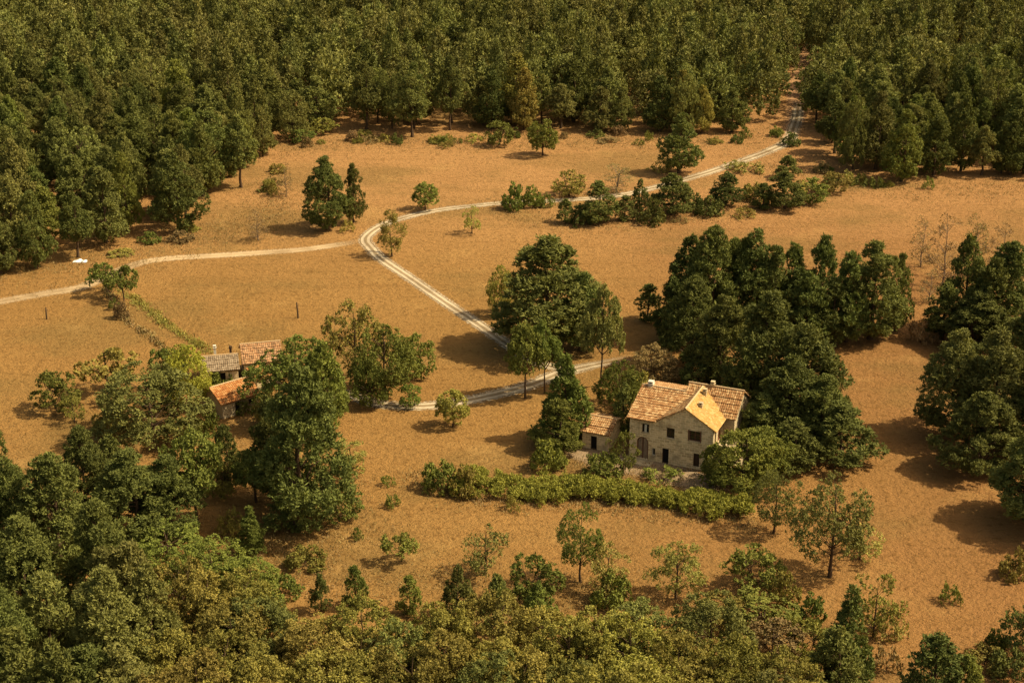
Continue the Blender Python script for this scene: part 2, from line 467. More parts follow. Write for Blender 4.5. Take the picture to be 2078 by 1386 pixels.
ribbon('gravel_track', [(1621, 205), (1618, 232), (1611, 258), (1590, 293), (1480, 336), (1380, 367), (1260, 396), (1120, 408), (1040, 411), (990, 415), (900, 425), (835, 438), (775, 458), (742, 484), (754, 505), (775, 526), (830, 563), (900, 611), (960, 651), (1020, 692), (1060, 720), (1110, 742), (1160, 748), (1205, 741), (1290, 724)],
       [2.8, 3.2, 3.6, 3.2, 2.9, 2.8, 2.8, 2.8, 2.7, 2.7, 2.6], TRACK, 0.020, 10, 6)
ribbon('forest_ride', [(1660, 60), (1640, 110), (1624, 150), (1617, 205), (1612, 250), (1596, 285)], [4.6, 5.0, 5.6, 5.6, 4.6], RIDE, 0.009, 4, 4)
ribbon('farm_track', [(1205, 741), (1140, 757), (1085, 778), (1020, 797), (950, 812), (860, 824), (770, 820), (705, 800), (640, 790)], [3.2, 3.4, 3.2, 3.0, 2.6], TRACK, 0.028, 4, 6)
# pale trampled yard in front of the farmhouse
YARD = track_mat('yard_dust', (0.30, 0.21, 0.12), (0.36, 0.26, 0.16), .85, 0.0)
ribbon('yard', [(1150, 905), (1230, 935), (1330, 952), (1420, 978), (1490, 985)], [4.0, 6.0, 6.5, 4.0], YARD, 0.008, 3, 3)

# ------------------------------------------------------------------ uncountable ground cover
def ground_tufts(name, xy, n_per, h, Wd, mat, label, spread_r=.2, up=1.0, sp=.6):
    r = np.random.default_rng(hash(name) % 1000 if False else len(name))
    m = len(xy)
    idx = np.repeat(np.arange(m), n_per)
    pos = np.zeros((len(idx), 3)); pos[:, :2] = xy[idx] + r.normal(0, spread_r, (len(idx), 2)); pos[:, 2] = h * r.uniform(.1, .7, len(idx))
    out = unit(np.stack([r.normal(size=len(idx)) * .5, r.normal(size=len(idx)) * .5, np.ones(len(idx))], 1))
    V, Fq, N, t = leaves(r, pos, out, h, Wd, up, sp)
    V[:, 2] = np.maximum(V[:, 2], 0.0)
    tt = np.repeat(np.repeat(r.uniform(0, 1, m), n_per), 4)
    o = link(name, new_mesh(name, V, Fq, [LM[mat]], tint=t, tree_tint=tt, normals=N))
    tagset(o, label, name.replace('_', ' '), kind='stuff'); return o
def along(pts, halfw, per_m, seed):
    r = np.random.default_rng(seed); P_ = smooth_path(pts, .5)
    n = int(len(P_) * .5 * per_m)
    i = r.integers(0, len(P_), n)
    return P_[i] + r.normal(0, 1, (n, 2)) * halfw
# grass bank of the ditch between the two left fields
ground_tufts('ditch_grass', along([(222, 575), (262, 606), (330, 655), (385, 692), (425, 718)], .45, 8, 3), 6, .36, .045, 'pale', 'yellow green grass growing along the ditch bank between the two left fields')
ground_tufts('ditch_weeds', along([(262, 600), (300, 628), (340, 660), (370, 682), (410, 705)], .35, 5, 4), 12, .42, .07, 'olive', 'darker green weeds in the bottom of the ditch between the two left fields', .4)
ground_tufts('field_margin_weeds', along([(215, 585), (240, 625), (262, 655), (300, 680), (325, 700), (345, 720)], .3, 5, 5), 10, .5, .08, 'dry', 'thin dark line of dry weeds along the lower side of the ditch bank', .3)

ground_tufts('rough_grass', np.concatenate([along(p, w_, dns, sd) for p, w_, dns, sd in (
    ([(20, 562), (150, 548), (280, 512), (400, 492), (520, 468), (560, 420)], 4.5, 22, 11), ([(330, 470), (450, 470), (540, 440), (560, 370)], 4.0, 14, 12),
    ([(560, 306), (700, 290), (900, 294), (1100, 288), (1330, 292), (1500, 288), (1590, 262)], 4.5, 18, 13), ([(1560, 330), (1700, 372), (1900, 390), (2100, 388)], 5.0, 18, 14),
    ([(1000, 415), (1130, 452), (1300, 452), (1480, 430), (1640, 400)], 3.2, 16, 15), ([(470, 1060), (560, 1130), (640, 1160), (760, 1190), (1000, 1200), (1300, 1230), (1500, 1240)], 3.0, 16, 16),
    ([(850, 960), (950, 1010), (1150, 1018), (1350, 1040), (1540, 1060)], 1.6, 22, 17), ([(1100, 925), (1200, 945), (1330, 968), (1470, 990)], 1.6, 14, 18),
    ([(640, 960), (720, 1040), (650, 1090), (560, 1090)], 3.0, 16, 19), ([(190, 800), (300, 900), (420, 900), (520, 880)], 4.0, 14, 20))]),
    5, .34, .045, 'dry', 'rough dry grass and stalks fringing the woods, bush rows and hedge', .35)

# ------------------------------------------------------------------ hedge below the farmhouse
def leafy_band(name, pts, halfw, h, mat, seed, cat, label):
    r = np.random.default_rng(seed); P_ = smooth_path(pts, .5); L_ = len(P_) * .5
    nl = int(L_ * 17)
    i = r.integers(0, len(P_), nl)
    T = unit(np.gradient(P_, axis=0)); Nn = np.stack([-T[:, 1], T[:, 0]], 1)
    wv = halfw * (0.75 + .22 * np.sin(i * .11) + .18 * np.sin(i * .37) + .15 * np.sin(i * 1.1))
    hv = 1 + .25 * np.sin(i * .23 + 1) + .2 * np.sin(i * .71)
    s = r.uniform(-1, 1, nl)
    c = np.zeros((nl, 3)); c[:, :2] = P_[i] + Nn[i] * (s * wv)[:, None]
    c[:, 2] = h * hv * (0.25 + .45 * np.sqrt(np.clip(1 - s * s, 0, 1)) * r.uniform(.5, 1.15, nl))
    nc = 13
    ci = np.repeat(np.arange(nl), nc); d = unit(r.normal(size=(nl * nc, 3)) + np.array([0, 0, .5]))
    cp = c[ci] + d * r.uniform(.3, .6, (nl * nc, 1)); cp[:, 2] = np.maximum(cp[:, 2], .08)
    li = np.repeat(np.arange(len(cp)), 12)
    e = unit(unit(r.normal(size=(len(li), 3))) + np.array([0, 0, .35]))
    lp = cp[li] + e * r.uniform(.05, .26, (len(li), 1))
    V, Fq, N, t = leaves(r, lp, unit(e + d[li] * .6), .24, .055, .9, .7)
    V[:, 2] = np.maximum(V[:, 2], 0.0)
    ct = r.uniform(0, 1, nl)
    t = np.clip(.4 * t + .6 * np.repeat(ct[ci][li], 4), 0, 1)
    o = link(name, new_mesh(name, V, Fq, [LM[mat]], tint=t, normals=N)); tagset(o, label, cat); return o
leafy_band('hedge', [(935, 985), (1010, 998), (1090, 1000), (1180, 1002), (1270, 1008), (1360, 1022), (1450, 1036), (1520, 1040)], 2.9, 1.65, 'hedge', 31, 'hedge', 'long unclipped light green hedge across the field below the stone farmhouse')

# ------------------------------------------------------------------ buildings
class MB:
    def __init__(s): s.V = []; s.F = []
    def poly(s, pts):
        n = len(s.V); s.V += [tuple(p) for p in pts]; s.F.append(tuple(range(n, n + len(pts))))
    def box(s, a, b):
        x0, y0, z0 = a; x1, y1, z1 = b
        n = len(s.V)
        s.V += [(x0, y0, z0), (x1, y0, z0), (x1, y1, z0), (x0, y1, z0), (x0, y0, z1), (x1, y0, z1), (x1, y1, z1), (x0, y1, z1)]
        s.F += [tuple(n + q for q in f) for f in ((0, 3, 2, 1), (4, 5, 6, 7), (0, 1, 5, 4), (1, 2, 6, 5), (2, 3, 7, 6), (3, 0, 4, 7))]
    def obox(s, o, u, v, a, b):
        """box in the frame origin o, horizontal axes u (along), v (inwards)"""
        n = len(s.V)
        for z in (a[2], b[2]):
            for (p, q) in ((a[0], a[1]), (b[0], a[1]), (b[0], b[1]), (a[0], b[1])):
                s.V.append((o[0] + u[0] * p + v[0] * q, o[1] + u[1] * p + v[1] * q, z))
        s.F += [tuple(n + q for q in f) for f in ((0, 3, 2, 1), (4, 5, 6, 7), (0, 1, 5, 4), (1, 2, 6, 5), (2, 3, 7, 6), (3, 0, 4, 7))]
    def build(s, name, mat, parent):
        me = new_mesh(name, s.V, s.F, [mat]); return link(name, me, parent)
def wall_face(mb, o, u, v, length, z0, z1, openings, depth=.32):
    """outer wall sheet with real openings and reveals; o,u,v: local frame with v pointing inwards"""
    xs = sorted({0, length, *[q for op in openings for q in (op[0], op[1])]})
    zs = sorted({z0, z1, *[q for op in openings for q in (op[2], op[3])]})
    P3 = lambda p, q, z: (o[0] + u[0] * p + v[0] * q, o[1] + u[1] * p + v[1] * q, z)
    for i in range(len(xs) - 1):
        for j in range(len(zs) - 1):
            xm, zm = (xs[i] + xs[i + 1]) / 2, (zs[j] + zs[j + 1]) / 2
            if any(a < xm < b and c_ < zm < d_ for a, b, c_, d_ in openings): continue
            mb.poly([P3(xs[i], 0, zs[j]), P3(xs[i + 1], 0, zs[j]), P3(xs[i + 1], 0, zs[j + 1]), P3(xs[i], 0, zs[j + 1])])
    for a, b, c_, d_ in openings:
        mb.poly([P3(a, 0, c_), P3(a, depth, c_), P3(a, depth, d_), P3(a, 0, d_)])
        mb.poly([P3(b, 0, c_), P3(b, 0, d_), P3(b, depth, d_), P3(b, depth, c_)])
        mb.poly([P3(a, 0, d_), P3(a, depth, d_), P3(b, depth, d_), P3(b, 0, d_)])
        mb.poly([P3(a, 0, c_), P3(b, 0, c_), P3(b, depth, c_), P3(a, depth, c_)])
def roof_slope(mb, A, B, C, D, th=.10, pitch=.26, amp=.05):
    """A-B ridge, D-C eave (A above D). corrugated barrel tiles running down, rows overlapping"""
    A, B, C, D = map(np.array, (A, B, C, D))
    L_ = np.linalg.norm(B - A); S = np.linalg.norm(D - A)
    nu = int(L_ / pitch) * 4; nr = max(3, int(S / .42))
    nrm = unit(np.cross(B - A, D - A)); nrm = nrm if nrm[2] > 0 else -nrm
    us = np.linspace(0, 1, nu + 1)
    r = np.random.default_rng(int(L_ * 100))
    wob = r.normal(0, .022, (nr + 1, 1)) + r.normal(0, .012, (nr + 1, nu + 1))
    n0 = len(mb.V); rows = 0
    for j in range(nr):
        for f, lift in ((j / nr, 0.0), ((j + 1) / nr, .06)):
            for i, q in enumerate(us):
                p = (A * (1 - q) + B * q) * (1 - f) + (D * (1 - q) + C * q) * f
                hgt = amp * abs(math.sin(math.pi * q * nu / 4)) + lift * (1 if f > 0 else 0) * 1.0 + wob[j, i] * .8 + th
                sag = -.07 * math.sin(math.pi * q) * math.sin(math.pi * min(1, f + .25))
                mb.V.append(tuple(p + nrm * (hgt + sag)))
            rows += 1
    for j in range(rows - 1):
        for i in range(nu):
            a = n0 + j * (nu + 1) + i
            mb.F.append((a, a + 1, a + nu + 2, a + nu + 1))
    # closed underside and verge boards
    q = [A, B, C, D]
    mb.poly([tuple(x) for x in q])
    top = [x + nrm * (th + .03) for x in q]
    for i in range(4):
        j = (i + 1) % 4
        mb.poly([tuple(q[i]), tuple(q[j]), tuple(top[j]), tuple(top[i])])

def stone_mat(name, ca, cb, cm, sc=1.0, dark=(.12, .09, .06)):
    k = NT(name)
    # courses run horizontally on every side: use (x+y, z)
    tc = k.n("ShaderNodeTexCoord"); sp = k.n("ShaderNodeSeparateXYZ"); k.l(tc.outputs["Object"], sp.inputs[0])
    cb_ = k.n("ShaderNodeCombineXYZ")
    nz = k.noise(tc.outputs["Object"], 1.3, 3)
    wob = k.math('MULTIPLY', nz, .35)
    k.l(k.math('ADD', k.math('ADD', sp.outputs[0], sp.outputs[1]), wob), cb_.inputs[0]); k.l(k.math('ADD', sp.outputs[2], wob), cb_.inputs[1])
    br = k.n("ShaderNodeTexBrick")
    br.offset = .5; br.squash = 1.0
    for nm, val in (("Scale", 1.0 * sc), ("Mortar Size", .035), ("Mortar Smooth", .4), ("Bias", 0.0), ("Brick Width", .62), ("Row Height", .30)):
        br.inputs[nm].default_value = val
    k.l(cb_.outputs[0], br.inputs["Vector"])
    br.inputs["Color1"].default_value = (*ca, 1); br.inputs["Color2"].default_value = (*cb, 1); br.inputs["Mortar"].default_value = (*cm, 1)
    n2 = k.noise(tc.outputs["Object"], .55, 5, .65); n3 = k.noise(tc.outputs["Object"], 3.2, 4, .7)
    c = k.mix(k.math('MULTIPLY', k.ramp(n2, .48, .68), .55), br.outputs["Color"], dark)
    c = k.mix(k.math('MULTIPLY', k.ramp(n3, .5, .75), .5), c, cm)
    k.base(c); k.bump(k.math('ADD', k.math('MULTIPLY', br.outputs["Fac"], -.6), n3), .8, .06)
    return k.m
STONE = stone_mat('rubble_stone', (0.84, 0.64, 0.35), (0.52, 0.36, 0.18), (0.88, 0.70, 0.42), dark=(.22, .14, .07))
PLASTER = stone_mat('worn_plaster', (0.50, 0.40, 0.23), (0.45, 0.35, 0.20), (0.54, 0.44, 0.27), 1.0, (.26, .18, .09))
def tile_mat(name, ca, cb, cc):
    k = NT(name)
    v = k.coord()
    vo = k.n("ShaderNodeTexVoronoi"); vo.inputs["Scale"].default_value = 3.6; k.l(v, vo.inputs["Vector"])
    rs = k.n("ShaderNodeSeparateColor"); k.l(vo.outputs["Color"], rs.inputs[0])
    c = k.mix(rs.outputs[0], ca, cb)
    c = k.mix(k.math('MULTIPLY', k.ramp(rs.outputs[1], .62, .8), .9), c, cc)
    n = k.noise(v, .7, 5, .65)
    c = k.mix(k.math('MULTIPLY', k.ramp(n, .5, .7), .5), c, (0.16, 0.10, 0.05))
    k.base(c); k.bump(k.noise(v, 9, 2), .4, .04); return k.m
TILE = tile_mat('terracotta_tiles', (0.215, 0.102, 0.038), (0.33, 0.180, 0.072), (0.46, 0.305, 0.145))
TILEY = tile_mat('lichen_tiles', (0.37, 0.215, 0.064), (0.44, 0.27, 0.085), (0.50, 0.33, 0.13))
TILEO = tile_mat('orange_tiles', (0.28, 0.105, 0.030), (0.36, 0.150, 0.045), (0.44, 0.24, 0.09))
TILEG = tile_mat('grey_tiles', (0.16, 0.115, 0.07), (0.23, 0.17, 0.105), (0.30, 0.23, 0.15))
TILEP = tile_mat('faded_tiles', (0.30, 0.15, 0.065), (0.40, 0.24, 0.12), (0.17, 0.10, 0.05))
def plain(name, c, rough=.8, nz=.25, spec=.15):
    k = NT(name); v = k.coord(); n = k.noise(v, 4, 4)
    k.base(k.mix(n, tuple(q * (1 - nz) for q in c), tuple(min(1, q * (1 + nz)) for q in c))); k.b.inputs["Roughness"].default_value = rough
    k.b.inputs["Specular IOR Level"].default_value = spec; return k.m
GLASS = plain('glass_dark_room', (0.015, 0.014, 0.012), .2, .2, .5)  # opaque pane; darkness of the room behind is put into its colour
WOODR = plain('red_brown_wood', (0.15, 0.065, 0.035))
WOODD = plain('dark_wood', (0.06, 0.035, 0.02))
WOODP = plain('weathered_wood', (0.24, 0.17, 0.10))
WHITE = plain('white_paint', (0.60, 0.54, 0.42))
RIDGE = plain('ridge_mortar', (0.46, 0.32, 0.17))
DARKIN = plain('dark_interior', (0.012, 0.010, 0.008))
CLAY = plain('clay_pot', (0.55, 0.25, 0.12))

def opening_fill(root, kind, o, u, v, a, b, c_, d_, frame_mat=WOODR, mull=True, shutter=None, depth=.24):
    """window or door set back inside its reveal"""
    fr = MB(); t = .09
    fr.obox(o, u, v, (a + .004, depth - .07, c_ + .004), (a + t, depth, d_ - .004)); fr.obox(o, u, v, (b - t, depth - .07, c_ + .004), (b - .004, depth, d_ - .004))
    fr.obox(o, u, v, (a + t, depth - .07, d_ - t), (b - t, depth, d_ - .004)); fr.obox(o, u, v, (a + t, depth - .07, c_ + .004), (b - t, depth, c_ + t))
    if mull:
        m_ = (a + b) / 2; fr.obox(o, u, v, (m_ - .04, depth - .05, c_ + t), (m_ + .04, depth - .01, d_ - t))
        zz = (c_ + d_) / 2 + .1; fr.obox(o, u, v, (a + t, depth - .04, zz - .03), (m_ - .04, depth - .012, zz + .03)); fr.obox(o, u, v, (m_ + .04, depth - .04, zz - .03), (b - t, depth - .012, zz + .03))
    if kind == 'window':
        w_ = fr.build('window', frame_mat, root)
        p = MB(); p.obox(o, u, v, (a + .01, depth + .003, c_ + .01), (b - .01, depth + .03, d_ - .01)); p.build('pane', GLASS, w_)
        s_ = MB(); s_.obox(o, u, v, (a - .08, -.07, c_ - .11), (b + .08, .02, c_ - .002)); s_.build('sill', PLASTER, w_)
    else:
        w_ = fr.build('door', frame_mat, root)
        p = MB(); p.obox(o, u, v, (a + .01, depth + .003, c_ + .01), (b - .01, depth + .05, d_ - .01)); p.build('doorway_fill', shutter or DARKIN, w_)  # without a given material, a near-black sheet painted as the unlit interior
    return w_

# --- main farmhouse; local frame: x along the front, y to the back
hx, hy, _ = gnd(1276, 927)
TH = rad(-23)
house = empty('farmhouse', (hx, hy, 0), TH)
tagset(house, 'large two storey stone farmhouse with arched doorway, red brown and yellow tiled roofs', 'farmhouse')
W0, D0, ZE = 10.4, 11.0, 5.45
wl = MB()
fo = [(1.24, 1.60 + .48, 3.66, 4.78), (4.65, 5.65, 3.45, 4.80), (7.45, 8.85, 3.60, 4.95), (4.20, 5.02, .0, 2.0), (8.10, 8.85, .30, 2.05), (2.90, 3.35, .75, 1.75), (.9, 2.5, .12, 3.05)]
fo[0] = (1.55, 2.45, 3.66, 4.78)
wall_face(wl, (0, 0), (1, 0), (0, 1), W0, -.3, ZE, fo)
wall_face(wl, (0, D0), (0, -1), (1, 0), D0, -.3, ZE, [(3.0, 3.9, 3.5, 4.7), (6.5, 7.4, 3.5, 4.7)])
wall_face(wl, (W0, D0), (-1, 0), (0, -1), W0, -.3, ZE, [(2.0, 3.0, 3.5, 4.7), (6.5, 7.5, 3.5, 4.7)])
# front gable above the eaves, and the left end gable of the main roof
GR, GZ = 6.9, 7.60
wl.poly([(3.4, 0, ZE), (W0, 0, ZE), (GR, 0, GZ)])
MR, MZ = 5.5, 7.30
wl.poly([(0, D0, ZE), (0, 0, ZE), (0, MR, MZ)])
wl.poly([(5.2, 10.7, ZE), (5.2, 4.3, ZE), (5.2, 7.5, 7.62)])
wl.build('wall', STONE, house)
rw = MB()   # sunlit plastered right hand side
so_ = [(.75, 1.3, 3.3, 4.9), (2.1, 3.7, 2.75, 5.1)]
wall_face(rw, (W0 + .012, 0.02), (0, 1), (-1, 0), 4.28, -.3, ZE + .02, so_)
# projecting right block
X1 = 11.8
wall_face(rw, (W0 + .02, 4.3), (1, 0), (0, 1), X1 - W0 - .02, -.3, ZE, [(.35, .95, .0, 2.0)])
wall_face(rw, (X1, 4.3), (0, 1), (-1, 0), 6.4, -.3, ZE, [(2.2, 2.95, 3.3, 4.9), (4.3, 5.0, 3.4, 4.7)])
wall_face(rw, (X1, 10.7), (-1, 0), (0, -1), X1 - W0 - .02, -.3, ZE, [])
rw.poly([(X1, 4.3, ZE), (X1, 10.7, ZE), (X1, 7.5, 7.62)])
rw.build('plaster_wall', PLASTER, house)
R_ = MB()
roof_slope(R_, (-.35, MR, MZ), (GR, MR, MZ), (3.32, -.38, ZE - .14), (-.35, -.38, ZE - .14))
roof_slope(R_, (GR, MR, MZ), (-.35, MR, MZ), (-.35, D0 + .35, ZE - .14), (GR, D0 + .35, ZE - .14))
main_roof = R_.build('roof', TILE, house)
R_ = MB()
roof_slope(R_, (GR, -.22, GZ + .02), (GR, 7.4, GZ + .02), (3.15, 7.4, ZE - .16), (3.15, -.22, ZE - .16))
R_.build('roof', TILE, house)
R_ = MB()
roof_slope(R_, (GR, 7.4, GZ + .02), (GR, -.22, GZ + .02), (W0 + .40, -.22, ZE - .19), (W0 + .40, 7.4, ZE - .19))
yr = R_.build('roof', TILEY, house); yr['label'] = 'bright yellow lichen covered tiled slope facing right'
R_ = MB()
roof_slope(R_, (5.0, 7.5, 7.68), (X1 + .22, 7.5, 7.68), (X1 + .22, 3.95, ZE - .12), (5.0, 3.95, ZE - .12))
roof_slope(R_, (X1 + .22, 7.5, 7.68), (5.0, 7.5, 7.68), (5.0, 11.05, ZE - .12), (X1 + .22, 11.05, ZE - .12))
right_roof = R_.build('roof', TILE, house)
def ridge(parent, A, B, r_=.13):
    A, B = np.array(A, float), np.array(B, float); tb = Tubes(); n = int(np.linalg.norm(B - A) / .45)
    for i in range(n):
        p, q = A + (B - A) * i / n, A + (B - A) * (i + 1.06) / n
        tb.add([p, q], [r_ * .88, r_ * 1.08], 8)
    link('ridge_tiles', tb.mesh('ridge_tiles', RIDGE), parent)
ridge(main_roof, (-.35, MR, MZ + .10), (5.2, MR, MZ + .10))
ridge(yr, (GR, -.22, GZ + .12), (GR, 7.0, GZ + .12))
ridge(right_roof, (5.0, 7.5, 7.80), (X1 + .22, 7.5, 7.80))
def chimney(parent, x, y, z0, z1, w_=.5, m=PLASTER):
    c_ = MB(); c_.box((x - w_ / 2, y - w_ / 2, z0), (x + w_ / 2, y + w_ / 2, z1)); c_.box((x - w_ / 2 - .07, y - w_ / 2 - .07, z1 + .002), (x + w_ / 2 + .07, y + w_ / 2 + .07, z1 + .10))
    for sx in (-1, 1): c_.box((x + sx * w_ * .38 - .07, y - w_ * .4, z1 + .102), (x + sx * w_ * .38 + .07, y + w_ * .4, z1 + .30))
    c_.box((x - w_ / 2 - .04, y - w_ / 2 - .04, z1 + .302), (x + w_ / 2 + .04, y + w_ / 2 + .04, z1 + .37))
    c_.build('chimney', m, parent)
chimney(main_roof, .75, MR + .1, 7.0, 7.62, .6, WHITE)
chimney(yr, 7.6, 5.6, 6.6, 7.75, .42)
chimney(yr, 8.0, 2.6, 6.4, 7.25, .42)
chimney(right_roof, 8.0, 7.6, 7.3, 8.0, .42)
FU = ((0, 0), (1, 0), (0, 1))
w_ = opening_fill(house, 'window', *FU, *fo[0], WOODD)
s_ = MB(); s_.obox(*FU, (1.86, .05, 3.70), (2.14, .10, 4.66)); s_.build('shutter', WHITE, w_)
w_ = opening_fill(house, 'window', *FU, *fo[1], WOODD)
w_ = opening_fill(house, 'window', *FU, *fo[2], WOODR)
for a, b in ((7.36, 7.44), (8.86, 8.94)):
    s_ = MB(); s_.obox(*FU, (a - .03, -.05, 3.55), (b + .03, -.006, 5.0)); s_.build('shutter', WOODR, w_)
opening_fill(house, 'door', *FU, *fo[3], WOODD, mull=False)
opening_fill(house, 'door', *FU, *fo[4], WOODD, mull=False, shutter=WOODD)
w_ = opening_fill(house, 'window', *FU, *fo[5], WHITE, mull=False)
# arched doorway: stone ring, wooden leaf filling the arch
ad = MB()
xc, rr_, zs_ = 1.7, .72, 2.30
pts = [(xc + rr_, .20, .14), (xc + rr_, .20, zs_)] + [(xc + rr_ * math.cos(t), .20, zs_ + rr_ * math.sin(t)) for t in np.linspace(0, math.pi, 15)[1:-1]] + [(xc - rr_, .20, zs_), (xc - rr_, .20, .14)]
ad.poly(pts)
for q in np.linspace(-.55, .55, 6): ad.box((xc + q - .018, .175, .16), (xc + q + .018, .197, zs_ + math.sqrt(max(.01, rr_ ** 2 - q * q)) - .05))
for z in (.6, 1.5, 2.3): ad.box((xc - .69, .165, z), (xc + .69, .174, z + .12))
arch = ad.build('arched_door', plain('weathered_door_boards', (0.30, 0.21, 0.13), nz=.5), house)
fr_ = MB()
for t0_, t1_ in zip(np.linspace(0, math.pi, 15)[:-1], np.linspace(0, math.pi, 15)[1:]):
    q_ = [(xc + rq * math.cos(tq), yq, zs_ + rq * math.sin(tq)) for yq in (.10,) for rq, tq in ((rr_, t0_), (rr_, t1_), (rr_ - .13, t1_), (rr_ - .13, t0_))]
    fr_.poly(q_)
fr_.box((xc - rr_, .10, .14), (xc - rr_ + .13, .16, zs_)); fr_.box((xc + rr_ - .13, .10, .14), (xc + rr_, .16, zs_)); fr_.box((xc - .05, .10, .14), (xc + .05, .16, zs_ + .58))
fr_.build('door_frame', WOODR, arch)
sp_ = MB()  # spandrels that close the square opening down to the arch
for sgn in (-1, 1):
    ang = np.linspace(0, math.pi / 2, 9)
    pr = [(xc + sgn * rr_ * math.cos(t), zs_ + rr_ * math.sin(t)) for t in ang]
    top = [(xc + sgn * .80, z_) for z_ in (3.05,)]
    for i in range(8):
        sp_.poly([(pr[i][0], .012, pr[i][1]), (pr[i + 1][0], .012, pr[i + 1][1]), (pr[i + 1][0], .012, 3.05), (pr[i][0] if i else xc + sgn * .80, .012, 3.05)])
        sp_.poly([(pr[i][0], .012, pr[i][1]), (pr[i + 1][0], .012, pr[i + 1][1]), (pr[i + 1][0], .20, pr[i + 1][1]), (pr[i][0], .20, pr[i][1])])
    sp_.box((min(xc + sgn * .80, xc + sgn * rr_), .012, .12), (max(xc + sgn * .80, xc + sgn * rr_), .21, zs_))
    sp_.poly([(xc + sgn * .8, .012, zs_), (xc + sgn * rr_, .012, zs_), (xc + sgn * .8, .012, 3.05)])
sp_.build('arch_surround', STONE, arch)
SU = ((W0 + .012, 0.02), (0, 1), (-1, 0))
opening_fill(house, 'window', *SU, *so_[0], WOODR)
opening_fill(house, 'door', *SU, *so_[1], WOODR, mull=True, shutter=WOODR)
SU2 = ((X1, 4.3), (0, 1), (-1, 0))
opening_fill(house, 'window', *SU2, 2.2, 2.95, 3.3, 4.9, WOODD); opening_fill(house, 'window', *SU2, 4.3, 5.0, 3.4, 4.7, WOODD)
opening_fill(house, 'door', (W0 + .02, 4.3), (1, 0), (0, 1), .35, .95, 0, 2.0, WOODD, mull=False)
for (o_, u_, v_, ops) in (((0, D0), (0, -1), (1, 0), [(3.0, 3.9, 3.5, 4.7), (6.5, 7.4, 3.5, 4.7)]), ((W0, D0), (-1, 0), (0, -1), [(2.0, 3.0, 3.5, 4.7), (6.5, 7.5, 3.5, 4.7)])):
    for op in ops: opening_fill(house, 'window', o_, u_, v_, *op, WOODD)
# raised terrace on the sunny side with parapet and stair
te = MB(); te.box((W0 + .03, .6, -.3), (12.3, 4.2, 2.55)); te.box((12.05, .6, 2.552), (12.3, 4.2, 3.35)); te.box((W0 + .03, .6, 2.552), (12.04, .82, 3.35))
for i in range(9): te.box((12.32, 4.2 - .3 * (i + 1), -.3), (13.3, 4.2 - .3 * i - .003, 2.5 - .28 * i))
te.build('terrace', PLASTER, house)
# front apron
ap = MB()
ap.poly([(-.6, -1.6, .10), (3.2, -1.7, .10), (3.2, -.02, .10), (-.6, -.02, .10)]); ap.poly([(-.6, -1.6, .10), (-.6, -1.6, -.2), (3.2, -1.7, -.2), (3.2, -1.7, .10)]); ap.poly([(3.2, -1.7, .1), (3.2, -1.7, -.2), (3.2, -.02, -.2), (3.2, -.02, .1)])
ap.build('doorstep', PLASTER, house)

def cottage(name, loc, rz, L_, D_, ze, rise, roofm, wallm, label, cat, openings=(), side_op=(), mono=False, ridge_at=None, endop=()):
    root = empty(name, loc, rz); tagset(root, label, cat)
    yr_ = D_ if mono else (ridge_at or D_ / 2); zr = ze + rise
    m = MB()
    wall_face(m, (0, 0), (1, 0), (0, 1), L_, -.3, ze, list(openings), .25)
    wall_face(m, (0, D_), (0, -1), (1, 0), D_, -.3, ze, list(side_op), .25)
    wall_face(m, (L_, 0), (0, 1), (-1, 0), D_, -.3, ze, list(endop), .25)
    wall_face(m, (L_, D_), (-1, 0), (0, -1), L_, -.3, zr if mono else ze, [], .25)
    for x in (0, L_): m.poly([(x, 0, ze), (x, D_, ze)] + ([(x, D_, zr)] if mono else [(x, yr_, zr)]))
    m.build('wall', wallm, root)
    for op in openings: opening_fill(root, 'door' if op[2] <= .05 else 'window', (0, 0), (1, 0), (0, 1), *op, WOODD, mull=op[2] > .05, depth=.18)
    for op in side_op: opening_fill(root, 'window', (0, D_), (0, -1), (1, 0), *op, WOODD, depth=.18)
    for op in endop: opening_fill(root, 'door' if op[2] <= .05 else 'window', (L_, 0), (0, 1), (-1, 0), *op, WOODD, depth=.18)
    e = .25; sl = rise / yr_
    r1 = MB(); roof_slope(r1, (-e, yr_, zr), (L_ + e, yr_, zr), (L_ + e, -e, ze - e * sl), (-e, -e, ze - e * sl))
    if not mono:
        sl2 = rise / (D_ - yr_); roof_slope(r1, (L_ + e, yr_, zr), (-e, yr_, zr), (-e, D_ + e, ze - e * sl2), (L_ + e, D_ + e, ze - e * sl2))
    rf = r1.build('roof', roofm, root)
    if not mono: ridge(rf, (-e, yr_, zr + .10), (L_ + e, yr_, zr + .10), .11)
    return root, rf
# annex at the left of the farmhouse
Mh = Matrix.Rotation(TH, 4, 'Z')
p = Mh @ Vector((-6.2, .35, 0))
cottage('outbuilding', (hx + p.x, hy + p.y, 0), TH, 3.4, 5.2, 2.25, .95, TILE, STONE, 'small low stone outbuilding with a red brown tiled roof, left of the big farmhouse', 'outbuilding', [(1.1, 1.9, 0.0, 1.75)], [(2.0, 2.7, .9, 1.6)])
